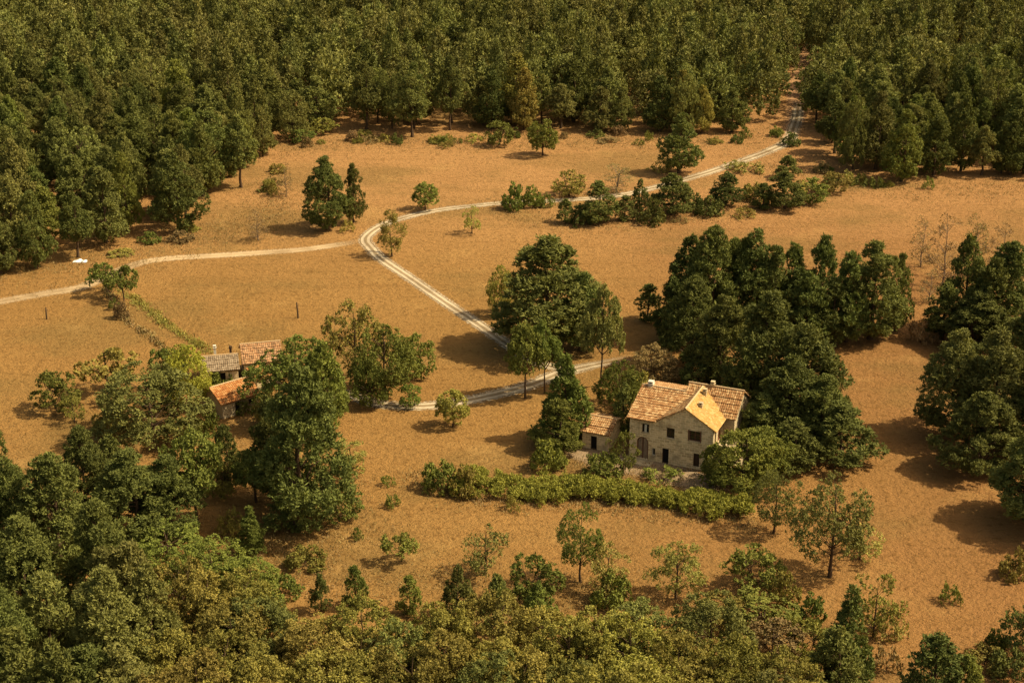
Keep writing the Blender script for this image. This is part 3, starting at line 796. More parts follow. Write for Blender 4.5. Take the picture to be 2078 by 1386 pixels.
# second farm among the trees on the left
px_ = lambda zx, zy: (360 + zx / 5.19, 660 + zy / 5.19)
x, y, _ = gnd(*px_(480, 990))
_, rf = cottage('cottage', (x, y, 0), rad(40), 5.4, 5.2, 2.15, 1.35, TILEO, PLASTER, 'small cream cottage with an orange tiled roof, nearest of the left farm buildings', 'cottage', [(1.9, 2.6, 0.0, 1.8), (3.9, 4.6, .9, 1.7)], [(2.0, 2.6, .9, 1.6)])
x, y, _ = gnd(*px_(715, 610))
_, rf = cottage('farm_building', (x, y, 0), rad(14), 5.0, 5.6, 2.9, 1.6, TILEP, STONE, 'stone farm building with a faded pink brown tiled roof, half behind the large round tree', 'farm building', [(.7, 1.5, 0.0, 1.9), (3.5, 4.3, 1.2, 2.1)], [(2.4, 3.2, 1.2, 2.1)])
x, y, _ = gnd(*px_(262, 665))
_, rf = cottage('barn', (x, y, 0), rad(13), 4.9, 5.0, 2.4, 1.1, TILEG, STONE, 'low barn under a weathered grey brown roof, leftmost of the left farm buildings', 'barn', [(1.2, 3.2, 0.0, 2.0)], [])
chimney(rf, 2.1, 2.7, 3.2, 4.6, .34, WHITE)
chimney(rf, 4.2, 3.2, 3.2, 4.1, .3, WOODD)
# low orange-roofed lean-to beside the cottage
x, y, _ = gnd(*px_(845, 700))
cottage('lean_to_shed', (x, y, 0), rad(40), 2.2, 2.4, 1.8, .8, TILEO, PLASTER, 'tiny lean-to with an orange tiled roof between the cottage and the large round tree', 'shed', [(.7, 1.5, 0.0, 1.6)], mono=True)

# ------------------------------------------------------------------ small objects
def post(bx, by, top, lean, label, cross=False):
    x, y, d = gnd(bx, by); H = height_at(y, top)
    tb = Tubes(); tb.add([(0, 0, -.3), (lean * .3, 0, H * .45), (lean, 0.03, H * .97), (lean, .03, H)], [.13, .12, .10, .02], 8)
    o = empty('wooden_post', (x, y, 0)); tagset(o, label, 'post')
    link('post', tb.mesh('post', BARK), o)
    if cross:
        t2 = Tubes(); t2.add([(lean - .12, 0, H * .72), (lean + .25, .05, H * .78)], [.05, .04], 6); link('peg', t2.mesh('peg', BARK), o)
post(95, 648, 624, .05, 'short dark wooden post standing in the field at the left edge', True)
post(605, 646, 613, -.1, 'thin dark wooden post standing alone in the middle field', True)
# white sheet of rubbish at the edge of the left wood
x, y, d = gnd(163, 531)
m = MB(); r = np.random.default_rng(5)
nx, ny = 8, 5; base = len(m.V)
for j in range(ny + 1):
    for i in range(nx + 1):
        m.V.append((-1.1 + 2.2 * i / nx + r.normal(0, .05), -.6 + 1.2 * j / ny + r.normal(0, .05), max(.03, .25 + .18 * math.sin(i * 1.3) * math.cos(j) + r.normal(0, .05)) * (0.15 if i in (0, nx) or j in (0, ny) else 1)))
for j in range(ny):
    for i in range(nx):
        a = j * (nx + 1) + i; m.F.append((a, a + 1, a + nx + 2, a + nx + 1))
o = m.build('tarpaulin', plain('white_plastic', (0.80, 0.80, 0.80), .5, .06, .3), None); o.location = (x, y, .01)
tagset(o, 'crumpled white tarpaulin lying at the edge of the left wood by the track', 'tarpaulin')

# ------------------------------------------------------------------ trees placed one by one (pixel base x, base y, top y, width)
T = [
 # upper field and the junction
 ('pine_l','dark',664,466,314,112,'pine_tree','pine tree','big dark pine standing alone in the field left of the track junction'),
 ('pine_m','dark',718,452,330,56,'pine_tree','pine tree','narrower pine touching the right side of the big lone pine'),
 ('bare_m','dry',581,400,332,32,'bare_tree','bare tree','small half bare brown tree by the left wood, upper of two'),
 ('bare_m','dry',524,488,426,42,'bare_tree','bare tree','small half bare brown tree below the left wood, lower of two'),
 ('ball_s','mid',864,426,371,52,'field_tree','tree','small round green tree above the pale track, right of the lone pine'),
 ('sparse_m','olive',796,520,428,58,'field_tree','tree','dark ragged tree inside the bend of the pale track'),
 ('sparse_s','pale',958,474,417,38,'field_tree','tree','little pale olive tree below the track, left of the bush row'),
 ('umbrella_s','mid',222,596,532,72,'field_tree','tree','leaning flat topped tree over the track at the left edge, left of a pair'),
 ('umbrella_s','mid',252,612,540,60,'field_tree','tree','leaning flat topped tree at the head of the ditch, right of a pair'),
 ('shrub','dry',246,646,608,30,'shrub','shrub','small dark ragged shrub on the ditch bank'),
 ('scrub','mid',232,628,606,22,'shrub','shrub','tiny dark weed bush just above the ragged ditch shrub'),
 # north edge of upper field
 ('ball_s','mid',1101,316,236,60,'field_tree','tree','round green tree at the far edge of the upper field, left of the lone oak'),
 ('shrub','mid',1012,296,246,56,'shrub','shrub','leafy green bush at the foot of the far wood left of the round tree'),
 ('pine_m','dark',1378,352,229,96,'oak_tree','oak tree','dense dark oak standing alone beside the straight part of the pale track'),
 ('scrub','olive',1340,348,326,42,'shrub','shrub','low scrub at the left foot of the dark lone oak'),
 ('scrub','olive',905,300,286,34,'shrub','shrub','low dry scrub under the far wood in the shade'),
 ('shrub','mid',612,290,262,50,'shrub','shrub','green bush in the corner where the left and far woods meet'),
 ('shrub','olive',655,272,240,50,'shrub','shrub','light green bush at the far wood edge above the field corner'),
 ('scrub','olive',705,470,448,30,'shrub','shrub','low yellow green bush at the right foot of the lone pine pair'),
 # bush row along the track
 ('shrub','mid',1042,424,370,50,'shrub','shrub','rounded green bush at the left end of the row beside the track'),
 ('shrub','mid',1080,420,372,44,'shrub','shrub','rounded green bush second from the left in the trackside row'),
 ('scrub','bright',1108,420,392,32,'shrub','shrub','small bright green bush third from the left in the trackside row'),
 ('shrub','olive',1155,398,346,64,'shrub','shrub','wide olive bush on the far side of the track above the row'),
 ('bare_m','dry',1252,392,330,70,'bare_tree','bare tree','faint leafless twiggy tree behind the dark bush row'),
 ('pine_s','dark',1148,452,404,50,'shrub','shrub','dark compact bush, left end of the dark row with the long shadow'),
 ('pine_m','dark',1214,452,368,88,'shrub','shrub','large dark bushy tree in the row, right of the compact bush'),
 ('pine_s','dark',1268,448,396,58,'shrub','shrub','medium green bush between the two large ones of the dark row'),
 ('pine_s','dark',1298,424,364,48,'shrub','shrub','tall narrow dark bush at the back of the dark row'),
 ('pine_m','dark',1362,436,350,108,'oak_tree','oak tree','broadest dark oak bush at the middle of the row beside the track'),
 ('shrub','dark',1408,428,385,40,'shrub','shrub','small green bush at the right foot of the broadest oak bush'),
 ('pine_s','dark',1472,418,348,80,'shrub','shrub','round green bush right of the broad oak bush, alone in a gap'),
 ('shrub','olive',1530,406,368,52,'shrub','shrub','low olive bush between two round bushes of the row'),
 ('pine_m','dark',1590,424,346,92,'shrub','shrub','wide round bush near the right end of the trackside row'),
 ('pine_s','dark',1598,362,316,62,'shrub','shrub','dark bush below the track at the corner of the right wood'),
 ('scrub','pale',1520,350,328,60,'shrub','shrub','low pale scrub along the near side of the straight track'),
 ('scrub','pale',1488,342,326,36,'shrub','shrub','low pale scrub clump left along the straight track'),
 ('scrub','olive',1640,390,366,54,'shrub','shrub','straggly olive scrub right of the trackside row'),
 ('shrub','olive',1690,392,350,56,'shrub','shrub','straggly olive bush in front of the right wood'),
 ('scrub','pale',1720,372,348,44,'shrub','shrub','pale scrub clump against the right wood edge'),
 ('shrub','dark',1604,296,268,34,'shrub','shrub','tiny round dark bush standing at the edge of the track by the wood'),
 ('scrub','dry',1380,452,440,30,'shrub','shrub','brown scrub at the foot of the dark row'),
 ('scrub','olive',1510,440,420,50,'shrub','shrub','low scrub in the shadow below the trackside row'),
 # grove above the farmhouse, left
 ('pine_l','dark',1112,705,478,262,'pine_tree','pine tree','huge dark pine in the middle of the fields beside the end of the rutted track'),
 ('pine_m','dark',1178,712,552,125,'pine_tree','pine tree','dark pine filling the right flank of the huge pine'),
 ('round_m','olive',1018,640,538,58,'oak_tree','oak tree','light olive tree at the left flank of the huge pine'),
 ('umbrella_m','wood',1220,785,578,78,'pine_tree','pine tree','tall pine with a long bare dark trunk behind the farmhouse annex'),
 ('umbrella_m','mid',1066,808,650,80,'pine_tree','pine tree','pine with clumped crown and bare trunk beside the farm track'),
 ('umbrella_m','mid',1105,798,648,66,'pine_tree','pine tree','slimmer clumped pine right of the bare trunked one by the farm track'),
 ('cone_m','mid',1148,892,716,124,'pine_tree','pine tree','dense green conical pine left of the farmhouse'),
 ('pine_s','mid',1132,915,810,116,'pine_tree','pine tree','low spreading pine at the foot of the conical pine left of the farmhouse'),
 ('shrub','bright',1112,950,884,70,'shrub','shrub','light green bush at the left end of the farmhouse yard'),
 ('pine_s','dark',1316,652,576,64,'pine_tree','pine tree','small young pine standing left of the great grove'),
 ('round_m','bright',1258,830,728,86,'oak_tree','oak tree','fresh green tree directly behind the small outbuilding'),
 ('column_m','dark',1263,880,775,38,'cypress_tree','cypress','dark narrow cypress between the farmhouse and the outbuilding'),
 ('round_m','dry',1325,778,700,94,'field_tree','tree','brown dry rounded tree just behind the farmhouse roof'),
 ('shrub','olive',1290,800,745,70,'shrub','shrub','olive bush behind the left end of the farmhouse roof'),
 ('round_s','dark',1420,798,735,90,'shrub','shrub','dark bush in the shade behind the farmhouse roof'),
 # around the farmhouse
 ('shrub','mid',1226,966,918,84,'shrub','shrub','dark green rounded bush in front of the small outbuilding'),
 ('sparse_s','bright',1264,962,872,52,'field_tree','tree','slender yellow green tree at the left corner of the farmhouse'),
 ('scrub','bright',1345,972,948,80,'shrub','shrub','low green bush against the farmhouse front, right of the arched doorway'),
 ('round_m','bright',1508,992,868,142,'oak_tree','oak tree','large bright green tree hiding the right corner of the farmhouse'),
 ('round_s','bright',1447,984,908,66,'shrub','shrub','bushy green tree left part of the clump at the farmhouse corner'),
 ('round_m','mid',1548,975,862,110,'oak_tree','oak tree','green tree at the right side of the clump by the farmhouse corner'),
 # great grove
 ('pine_m','dark',1396,668,474,112,'pine_tree','pine tree','pine at the far left corner of the great grove behind the farmhouse'),
 ('pine_l','dark',1438,690,456,128,'pine_tree','pine tree','tallest pine on the back left of the great grove'),
 ('pine_l','dark',1524,680,462,138,'pine_tree','pine tree','broad pine in the middle of the back row of the great grove'),
 ('pine_m','dark',1600,662,490,80,'pine_tree','pine tree','pine behind the notch in the back row of the great grove'),
 ('pine_m','dark',1660,664,474,92,'pine_tree','pine tree','pointed pine in the back row of the great grove, third from its right end'),
 ('pine_l','dark',1764,688,490,138,'pine_tree','pine tree','large rounded pine near the right end of the back row of the great grove'),
 ('pine_m','dark',1816,672,512,62,'pine_tree','pine tree','slim pine at the right end of the back row of the great grove'),
 ('pine_m','dark',1684,700,566,112,'pine_tree','pine tree','round pine in front of the back row, over the field bay'),
 ('pine_m','dark',1612,690,540,110,'pine_tree','pine tree','pine in the heart of the back row of the great grove'),
 ('pine_l','dark',1400,748,560,128,'pine_tree','pine tree','pine on the shaded left flank of the great grove'),
 ('pine_l','dark',1462,785,596,138,'pine_tree','pine tree','pine on the left flank of the great grove nearest the farmhouse roof'),
 ('pine_l','dark',1552,832,590,176,'pine_tree','pine tree','big rounded pine rising in the middle of the great grove'),
 ('pine_l','dark',1624,868,655,168,'pine_tree','pine tree','big pine right of the middle of the great grove, facing the open field'),
 ('pine_m','dark',1520,850,690,120,'pine_tree','pine tree','pine directly behind the right end of the farmhouse'),
 ('pine_l','dark',1598,905,720,166,'pine_tree','pine tree','pine in the front third of the great grove'),
 ('pine_l','dark',1662,918,760,130,'pine_tree','pine tree','pine at the right front of the great grove'),
 ('pine_m','dark',1702,940,818,138,'pine_tree','pine tree','low wide pine at the outer right front corner of the great grove'),
 ('pine_m','dark',1548,918,800,120,'pine_tree','pine tree','pine between the farmhouse and the front of the great grove'),
 ('pine_m','dark',1606,955,850,110,'pine_tree','pine tree','front most pine of the great grove'),
 # right border
 ('bare_m','dry',1868,542,436,50,'bare_tree','bare tree','leafless twiggy tree in the right field, leftmost of the bare group'),
 ('bare_m','dry',1910,580,432,66,'bare_tree','bare tree','tallest leafless tree of the bare group in the right field'),
 ('bare_m','dry',1972,560,432,56,'bare_tree','bare tree','leafless tree behind the pines at the right edge'),
 ('bare_m','dry',2028,560,448,60,'bare_tree','bare tree','rightmost leafless tree behind the pines at the right edge'),
 ('bare_m','dry',1886,612,545,46,'bare_tree','bare tree','low leafless bush in front of the bare group'),
 ('scrub','dry',1868,695,648,46,'shrub','shrub','brown dry bush between the great grove and the right edge pines'),
 ('pine_m','dark',1950,668,472,92,'pine_tree','pine tree','pointed pine at the back left of the right edge clump'),
 ('pine_l','dark',2030,690,488,128,'pine_tree','pine tree','broad pine at the back right of the right edge clump'),
 ('pine_m','dark',1912,690,572,88,'pine_tree','pine tree','low dark pine at the left foot of the right edge clump'),
 ('pine_l','dark',1976,712,590,140,'pine_tree','pine tree','rounded pine in the front of the right edge clump'),
 ('pine_l','dark',2068,762,632,120,'pine_tree','pine tree','pine cut by the picture edge in front of the right edge clump'),
 ('pine_l','dark',2130,770,560,150,'pine_tree','pine tree','pine outside the right edge of the picture behind the clump'),
 ('pine_l','wood',1928,880,664,146,'pine_tree','pine tree','large pine at the left of the lower right group, casting the long shadow'),
 ('pine_l','wood',2006,905,672,156,'pine_tree','pine tree','large pine in the middle of the lower right group'),
 ('pine_l','dark',1985,958,795,150,'pine_tree','pine tree','front pine of the lower right group with a visible trunk foot'),
 ('pine_l','dark',2082,1055,860,160,'pine_tree','pine tree','pine at the right picture edge, front of the lower right group'),
 ('pine_l','dark',2120,930,700,170,'pine_tree','pine tree','tall pine at the picture edge behind the lower right group'),
 ('pine_l','dark',2180,1090,850,180,'pine_tree','pine tree','pine past the picture edge beside the lower right group'),
 # field trees lower right
 ('oak_t','wood',1684,1170,958,146,'oak_tree','oak tree','large airy tree with a straight dark trunk alone in the lower right field'),
 ('oak_t','wood',1570,1082,950,88,'oak_tree','oak tree','airy tree at the right end of the hedge'),
 ('sparse_s','pale',1745,1135,1060,80,'field_tree','tree','faint twiggy sapling at the right side of the large airy tree'),
 ('round_s','mid',1528,1194,1110,100,'shrub','shrub','dark green bush cluster left of the large airy tree'),
 ('shrub','olive',1588,1220,1158,60,'shrub','shrub','rounded olive bush at the lower right of the dark bush cluster'),
 ('sparse_s','olive',1772,1292,1165,92,'field_tree','tree','thin tree with a crooked leaning trunk in the lower right field'),
 ('scrub','pale',1800,1290,1235,70,'shrub','shrub','pale twiggy scrub right of the crooked thin tree'),
 ('scrub','bright',1928,1222,1184,46,'shrub','shrub','small green bush alone in the lower right field'),
 ('shrub','olive',2058,1170,1112,60,'shrub','shrub','yellow green bush near the right edge'),
 ('oak_t','mid',1178,1182,1018,88,'oak_tree','oak tree','tall slender tree with dense upper crown in the lower middle field'),
 ('sparse_s','pale',1234,1205,1102,78,'field_tree','tree','pale airy tree right of the tall slender tree'),
 ('shrub','mid',1240,1225,1150,80,'shrub','shrub','green bush at the foot of the pale airy tree'),
 ('sparse_m','pale',1372,1215,1092,96,'field_tree','tree','pale thin tree with open tiered crown above the foreground wood'),
 ('sparse_s','wood',983,1167,1066,82,'field_tree','tree','sparse dark trunked tree in the lower middle field'),
 ('umbrella_s','mid',815,1138,1076,70,'field_tree','tree','small leaning tree with a domed crown in the lower left field'),
 ('round_s','mid',1084,1222,1124,94,'oak_tree','oak tree','bushy oak left of the tall slender tree'),
 ('scrub','bright',786,985,964,28,'shrub','shrub','tiny green bush in the field left of the hedge, upper one'),
 ('scrub','bright',797,1028,1000,32,'shrub','shrub','tiny bright green bush in the field left of the hedge, lower one'),
 ('scrub','bright',725,1094,1070,26,'shrub','shrub','tiny green bush in the field right of the conical pine'),
 ('scrub','olive',1040,1034,1006,34,'shrub','shrub','small dry bush just below the hedge'),
 ('shrub','mid',893,992,932,76,'shrub','shrub','rounded dark bush forming the left end of the hedge'),
 ('shrub','olive',940,1000,945,66,'shrub','shrub','olive bush second from the left end of the hedge'),
 ('ball_s','olive',918,866,792,64,'field_tree','tree','small round tree standing alone in the middle of the lower field by the farm track'),
 ('round_s','bright',832,826,779,46,'shrub','shrub','small round tree beside the farm track left of the lone round one'),
 # trees between the two farms
 ('sparse_m','olive',724,776,606,108,'oak_tree','oak tree','tall ragged brownish tree behind the left farm, above the green ones'),
 ('round_m','mid',782,806,652,124,'oak_tree','oak tree','broad green tree right of the ragged one behind the left farm'),
 ('round_s','mid',845,768,680,70,'oak_tree','oak tree','low green tree at the right side of the broad green tree'),
 ('round_m','mid',752,826,728,70,'field_tree','tree','upright green tree beside the farm track, under the broad green tree'),
 # left farm
 ('round_s','mid',116,834,752,82,'field_tree','tree','bushy green tree in the field left of the farm, leftmost'),
 ('sparse_s','olive',152,858,798,50,'field_tree','tree','pale little tree beside the leftmost bushy tree'),
 ('umbrella_s','olive',222,800,709,112,'field_tree','tree','wide flat crowned olive tree left of the farm, above the large spreading tree'),
 ('round_s','mid',340,795,700,62,'field_tree','tree','round dark green tree above the large olive tree by the farm'),
 ('round_m','wood',312,894,745,215,'oak_tree','oak tree','large spreading olive coloured tree with a visible trunk in front of the left farm'),
 ('round_m','yellow',388,830,700,86,'oak_tree','oak tree','bright yellow green tree left of the barn'),
 ('round_s','yellow',365,745,700,60,'shrub','shrub','yellow green bush behind the barn at the foot of the ditch'),
 ('shrub','mid',448,788,752,46,'shrub','shrub','dark green bush in the yard between the barn and the cottage'),
 ('shrub','bright',520,765,735,36,'shrub','shrub','green bush at the corner of the faded roof building'),
 ('shrub','mid',492,838,806,32,'shrub','shrub','dark green creeper bush against the cottage wall'),
 ('round_s','olive',545,860,800,60,'shrub','shrub','olive bush right of the cottage'),
 ('shrub','olive',225,875,815,70,'shrub','shrub','olive bush under the left side of the large spreading tree'),
 ('shrub','mid',420,880,820,50,'shrub','shrub','dark bush at the shaded end of the cottage'),
 ('round_m','mid',604,855,686,172,'oak_tree','oak tree','big bright green tree behind the great dark pine, by the farm'),
 ('pine_m','mid',662,880,690,112,'pine_tree','pine tree','tall green pine behind the great dark pine'),
 ('pine_l','dark',622,1062,735,240,'pine_tree','pine tree','great dark pine below the left farm, widest of all'),
 ('pine_m','dark',555,1010,800,120,'pine_tree','pine tree','shaded dark pine at the left flank of the great dark pine'),
 ('round_s','mid',690,1058,995,74,'shrub','shrub','round green bush at the right foot of the great dark pine'),
 ('sparse_s','pale',712,960,890,74,'field_tree','tree','thin pale tree at the right side of the great dark pine'),
 ('pine_s','dark',600,1072,985,120,'pine_tree','pine tree','low skirt pine at the front foot of the great dark pine'),
 # lower left wood front
 ('pine_m','dark',462,985,862,78,'pine_tree','pine tree','dark column shaped pine left of the great dark pine'),
 ('umbrella_m','mid',402,1064,868,120,'pine_tree','pine tree','umbrella pine with a thin bare trunk over the sunny clearing'),
 ('umbrella_m','mid',520,1018,912,96,'pine_tree','pine tree','smaller umbrella pine between the column pine and the great pine'),
 ('round_s','olive',450,1010,930,66,'shrub','shrub','olive bush under the umbrella pines'),
 ('cone_m','mid',512,1124,1028,70,'pine_tree','pine tree','small conical pine in the clearing below the great dark pine'),
 ('scrub','olive',470,1080,1030,60,'shrub','shrub','dry olive scrub left of the small conical pine'),
 ('round_s','bright',345,1150,1064,130,'oak_tree','oak tree','bright green low tree in the lower left wood, upper one'),
 ('round_s','bright',432,1200,1096,140,'oak_tree','oak tree','bright green low tree in the lower left wood, middle one'),
 ('round_s','bright',508,1222,1138,110,'oak_tree','oak tree','bright green low tree in the lower left wood, right one'),
 ('shrub','olive',622,1148,1104,80,'shrub','shrub','sprawling pale olive bush in the clearing above the foreground wood'),
 ('shrub','mid',575,1210,1165,70,'shrub','shrub','low green bush right of the bright low trees'),
 ('pine_s','dark',652,1240,1164,50,'pine_tree','pine tree','small upright young pine above the foreground wood, left one'),
 ('pine_s','mid',722,1232,1148,66,'pine_tree','pine tree','small young pine above the foreground wood, second from left'),
 ('pine_l','dark',-10,1070,842,120,'pine_tree','pine tree','dark pine at the left picture edge, back of the lower left wood'),
 ('pine_l','dark',182,1075,862,128,'pine_tree','pine tree','pointed dark pine, back row of the lower left wood'),
 ('pine_l','dark',275,1110,908,178,'pine_tree','pine tree','broad dark pine, back row of the lower left wood beside the clearing'),
 ('pine_l','dark',345,1092,925,140,'pine_tree','pine tree','dark pine between the sunny clearing and the back row of the lower left wood'),
 ('pine_m','dark',235,1030,880,110,'pine_tree','pine tree','dark rounded pine just below the large spreading olive tree'),
 ('pine_l','dark',120,1160,918,170,'pine_tree','pine tree','broad dark pine in the second row of the lower left wood'),
 ('pine_l','dark',40,1150,930,130,'pine_tree','pine tree','dark pine near the left edge in the second row of the lower left wood'),
 ('pine_l','dark',62,1290,1050,190,'pine_tree','pine tree','wide dark pine at the left edge of the lower left wood'),
 ('pine_l','dark',215,1260,1010,150,'pine_tree','pine tree','tall dark pine in the middle of the lower left wood'),
 ('pine_l','dark',20,1420,1180,170,'pine_tree','pine tree','dark pine in the bottom left corner'),
 ('pine_l','wood',230,1400,1150,200,'pine_tree','pine tree','large dark pine right of the black gap in the bottom left corner'),
 # foreground line
 ('pine_s','dark',930,1262,1148,92,'pine_tree','pine tree','dark pine in front of the field, left of a dark pair in the foreground'),
 ('pine_s','dark',1008,1290,1166,84,'pine_tree','pine tree','dark pine in front of the field, right of a dark pair in the foreground'),
 ('pine_s','mid',832,1245,1168,66,'pine_tree','pine tree','green young pine left of the dark foreground pair'),
 ('pine_s','mid',1090,1285,1180,90,'pine_tree','pine tree','green young pine below the bushy oak'),
 ('round_s','olive',1460,1270,1205,90,'shrub','shrub','olive bush right of the pale tiered tree'),
 ('shrub','mid',1545,1268,1208,120,'shrub','shrub','wide low green bush in front of the lower right field'),
 ('shrub','mid',1642,1262,1205,70,'shrub','shrub','small dark green bush right of the wide low one'),
 ('shrub','dry',1565,1345,1262,120,'shrub','shrub','reddish brown dry bush in the lower right foreground'),
 ('round_s','olive',1640,1340,1258,90,'shrub','shrub','olive green bush left of the pointed foreground pine'),
 ('cone_m','dark',1712,1400,1186,120,'pine_tree','pine tree','pointed dark pine in the lower right foreground'),
 ('pine_s','dark',1690,1440,1270,150,'pine_tree','pine tree','wide dark pine at the foot of the pointed one in the lower right foreground'),
 ('pine_m','dark',1892,1440,1284,165,'pine_tree','pine tree','wide dark pine cut by the bottom edge in the lower right'),
 ('pine_s','mid',1955,1450,1330,100,'pine_tree','pine tree','green pine beside the wide one at the bottom edge'),
 ('scrub','dry',1800,1360,1310,60,'shrub','shrub','brown scrub between the two dark foreground pines'),
 ('shrub','mid',2018,1316,1270,44,'shrub','shrub','small upright green bush near the lower right corner'),
 ('round_s','dark',2082,1330,1225,90,'shrub','shrub','dark bush at the right edge of the lower right corner'),
 ('shrub','olive',2000,1350,1308,90,'shrub','shrub','low mixed scrub near the lower right corner'),
 ('shrub','dark',2050,1372,1318,90,'shrub','shrub','dark low bush in the lower right corner'),
 # fillers that close the grove and the trackside row
 ('pine_l','dark',1482,676,480,100,'pine_tree','pine tree','pine filling the gap between the tallest and the broad pine of the great grove'),
 ('pine_m','dark',1568,690,498,100,'pine_tree','pine tree','lower pine right of the broad back row pine of the great grove'),
 ('pine_m','dark',1716,694,512,96,'pine_tree','pine tree','pine between the pointed and the large rounded pine of the great grove'),
 ('pine_m','dark',1632,700,548,96,'pine_tree','pine tree','low pine closing the middle front of the back row of the great grove'),
 ('pine_m','dark',1362,700,560,84,'pine_tree','pine tree','low pine at the outer left foot of the great grove'),
 ('pine_m','dark',2000,700,520,110,'pine_tree','pine tree','pine closing the back of the right edge clump'),
 ('shrub','dark',1184,455,412,52,'shrub','shrub','dark low bush between the compact bush and the first big one of the dark row'),
 ('shrub','dark',1322,452,402,56,'shrub','shrub','dark low bush at the left foot of the broadest oak bush'),
 ('shrub','dark',1440,436,392,56,'shrub','shrub','dark low bush closing the gap right of the broadest oak bush'),
 ('pine_s','dark',1548,424,372,62,'shrub','shrub','dark bush at the left side of the wide round bush in the row'),
 ('shrub','mid',1644,412,362,66,'shrub','shrub','green bush right of the wide round bush, last of the row'),
]
hand_xy = []
npine = 0
for row in T:
    wide = 1.16 if 'great grove' in row[-1] else 1.2 if ('right edge clump' in row[-1] or 'lower right group' in row[-1]) else 1.15 if 'lower left wood' in row[-1] else 1
    row = row[:5] + (row[5] * wide,) + row[6:]
    pl(*row)
    x, y, _ = gnd(row[2], row[3]); hand_xy.append((x, y, 0.5 * row[5] / F * _))
    npine += row[7] == 'pine tree'
hand = np.array(hand_xy)

# ------------------------------------------------------------------ the woods
def inpoly(px, py, poly):
    poly = np.array(poly); n = len(poly); ins = np.zeros(px.shape, bool); j = n - 1
    for i in range(n):
        xi, yi = poly[i]; xj, yj = poly[j]
        c_ = ((yi > py) != (yj > py)) & (px < (xj - xi) * (py - yi) / ((yj - yi) if yj != yi else 1e-9) + xi)
        ins ^= c_; j = i
    return ins
def scatter(poly, sp, xr, yr, r, jit=.38):
    xs = np.arange(xr[0], xr[1], sp); ys = np.arange(yr[0], yr[1], sp * .87)
    X, Y = np.meshgrid(xs, ys); X[1::2] += sp / 2
    X = X + r.uniform(-jit, jit, X.shape) * sp; Y = Y + r.uniform(-jit, jit, Y.shape) * sp
    X, Y = X.ravel(), Y.ravel()
    px, py = proj(X, Y)
    m = inpoly(px, py, poly)
    return X[m], Y[m]
r = np.random.default_rng(21)
UP_L = [(-700, 572), (-5, 556), (60, 545), (120, 545), (210, 502), (270, 488), (370, 474), (425, 428), (495, 418), (522, 340), (548, 292), (600, 282), (660, 270), (740, 278), (880, 284), (940, 272), (1100, 270), (1240, 268), (1300, 270), (1440, 280), (1510, 276), (1560, 262), (1578, 225), (1590, 185), (1595, 140), (1614, 108), (1648, 108), (1657, 160), (1656, 225), (1650, 285), (1664, 332), (1700, 350), (1760, 360), (1830, 370), (1900, 376), (1985, 374), (2800, 372), (2800, -125), (-700, -125)]
X, Y = scatter(UP_L, 7.3, (-260, 260), (180, 760), r)
px, py = proj(X, Y)
keep = (px > -260) & (px < 2420)
X, Y, px, py = X[keep], Y[keep], px[keep], py[keep]
o_ = np.argsort(Y); X, Y, px, py = X[o_], Y[o_], px[o_], py[o_]
vis = (px > -60) & (px < 2140)
rank = np.cumsum(vis)
NI = 262 - npine
indiv = (rank <= NI) & vis
ADJ = {'dark': 'dark green', 'wood': 'olive green', 'mid': 'fresh green', 'olive': 'yellowish', 'dry': 'dry brown'}
def region(px, py, mat):
    front = not bool(inpoly(np.array([px]), np.array([py + 22.0]), UP_L)[0])
    if px > 1610:
        a = 'by the track gap' if px < 1760 else ('near its middle' if px < 1930 else 'at the picture edge')
        wd = 'right wood'
    elif px < 560:
        a = 'near the white tarpaulin' if px < 230 else ('above the dusty track' if px < 430 else 'facing the lone twin pine')
        wd = 'left wood'
    else:
        a = ('at the field corner' if px < 760 else 'over the upper field' if px < 1060 else
             'behind the round green tree' if px < 1240 else 'behind the lone oak' if px < 1460 else 'left of the track gap')
        wd = 'far wood'
    row_ = 'front row' if front else 'inner rows'
    return f'{ADJ[mat]} pine, {row_} of the {wd}, {a}', f'pines of the {wd}'
for i in np.where(indiv)[0]:
    H = r.uniform(9.5, 16.0); Wm = r.uniform(6.0, 9.8) * (H / 13) ** .5
    mat = 'wood' if r.uniform() < .62 else ('dark' if r.uniform() < .75 else 'mid')
    if 900 < px[i] < 1500 and r.uniform() < .12: mat = 'dry' if r.uniform() < .4 else 'olive'
    lab, grp = region(px[i], py[i], mat)
    q_ = r.uniform(); key = 'pine_m' if q_ < .58 else ('pine_t' if q_ < .88 else 'round_m')
    place(key, mat, X[i], Y[i], H, Wm, 'pine_tree', 'pine tree', lab, grp)
# low scrub where the woods meet the fields
ED = [([(232, 516), (300, 500), (390, 488), (440, 445), (520, 428), (545, 372), (560, 320)], 9, 'low scrub bush along the edge of the left hand wood', 'scrub along the left wood'),
      ([(590, 296), (680, 280), (790, 292), (900, 292), (1050, 282), (1180, 280), (1300, 284), (1450, 290), (1560, 276)], 26, 'low scrub bush along the edge of the far wood', 'scrub along the far wood'),
      ([(1655, 345), (1740, 372), (1830, 384), (1900, 386)], 9, 'low scrub bush along the edge of the right hand wood', 'scrub along the right wood')]
for pts_, n_, lab_, grp_ in ED:
    P_ = smooth_path(pts_)
    for q in r.choice(len(P_), n_, replace=False):
        p_ = P_[q] + r.normal(0, 1.6, 2)
        place('scrub' if r.uniform() < .5 else 'shrub', ['olive', 'mid', 'dry', 'dark'][r.integers(0, 4)], p_[0], p_[1], r.uniform(.9, 2.6), r.uniform(1.8, 4.2), 'shrub', 'shrub', lab_, grp_)
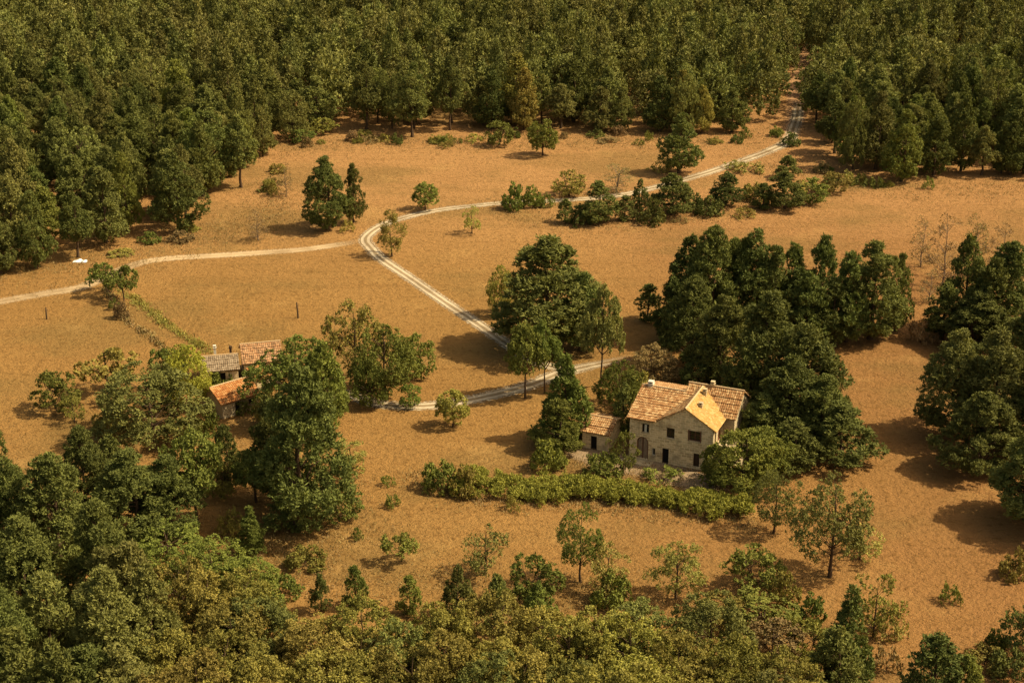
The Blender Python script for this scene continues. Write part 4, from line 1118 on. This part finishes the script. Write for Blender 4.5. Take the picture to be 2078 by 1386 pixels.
# everything further back, too many to count: one mass of crowns built from light versions
far_protos = []
for q in range(5):
    (V, Fq, N, t), tb, (H, W) = make_tree(9000 + q, H=14, W=8.5, cb=.12, prof='pine' if q < 4 else 'round', nl=46, lr=.15, nc=9, cr=.42, nleaf=6, L=.75, Wd=.15, limbs=2, face=.5, up=.6, cz=1.4)
    far_protos.append((V, N, t, H, W))
def mass(name, sel, label, mat):
    Vs, Ns, ts, tt = [], [], [], []
    for i in sel:
        V, N, t, H0, W0_ = far_protos[r.integers(0, 5)]
        a = r.uniform(0, 6.28); H = r.uniform(10, 17.5); Wm = r.uniform(6.2, 10.0)
        R = np.array([[math.cos(a), -math.sin(a), 0], [math.sin(a), math.cos(a), 0], [0, 0, 1]])
        S = np.array([Wm / W0_, Wm / W0_, H / H0])
        Vs.append((V * S) @ R.T + np.array([X[i], Y[i], 0])); Ns.append(unit((N / S) @ R.T)); ts.append(t); tt.append(np.full(len(V), r.uniform()))
    V = np.concatenate(Vs); Fq = np.arange(len(V)).reshape(-1, 4)
    o = link(name, new_mesh(name, V, Fq, [LM[mat]], tint=np.concatenate(ts), tree_tint=np.concatenate(tt), normals=np.concatenate(Ns)))
    tagset(o, label, 'pine wood', kind='stuff')
rest = np.where(~indiv)[0]
mass('pine_wood', rest, 'distant mass of pine crowns filling the top of the picture', 'wood')
print('individual forest pines', int(indiv.sum()), 'rest', len(rest), 'hand', len(T), 'pines', npine)

# foreground wood of olive coloured oaks
FG = [(-250, 1180), (-100, 1190), (40, 1240), (130, 1320), (250, 1310), (330, 1270), (430, 1280), (560, 1300), (640, 1340), (760, 1345), (900, 1350), (1060, 1370), (1180, 1345), (1300, 1345), (1400, 1330), (1470, 1375), (1500, 1440), (1600, 1500), (1650, 1620), (1650, 1760), (-250, 1760)]
Xf, Yf = scatter(FG, 5.0, (-75, 75), (95, 160), r, .35)
pxf, pyf = proj(Xf, Yf)
for x, y, p_, q_ in zip(Xf, Yf, pxf, pyf):
    if len(hand) and np.min(np.hypot(hand[:, 0] - x, hand[:, 1] - y) - hand[:, 2] * .45) < 1.2: continue
    left = p_ < 330 - (q_ - 1300) * .1
    spot = ('under the bright green low trees' if p_ < 620 else 'below the young pines' if p_ < 880 else 'below the dark pair of pines' if p_ < 1100 else
            'below the tall slender tree' if p_ < 1320 else 'below the pale tiered tree' if p_ < 1480 else 'left of the pointed pine')
    if left:
        mt_ = 'dark' if r.uniform() < .6 else 'wood'
        place('pine_m', mt_, x, y, r.uniform(9.5, 12.5), r.uniform(6.5, 8.5), 'pine_tree', 'pine tree', ADJ[mt_] + ' pine in the crowded bottom left corner of the foreground wood', 'pines at the bottom left')
    else:
        mt_ = 'olive' if r.uniform() < .86 else 'wood'
        place('round_m', mt_, x, y, r.uniform(7.4, 9.2), r.uniform(6.4, 8.0), 'oak_tree', 'oak tree', ADJ[mt_] + ' oak in the foreground wood, ' + spot, 'oaks of the foreground wood')
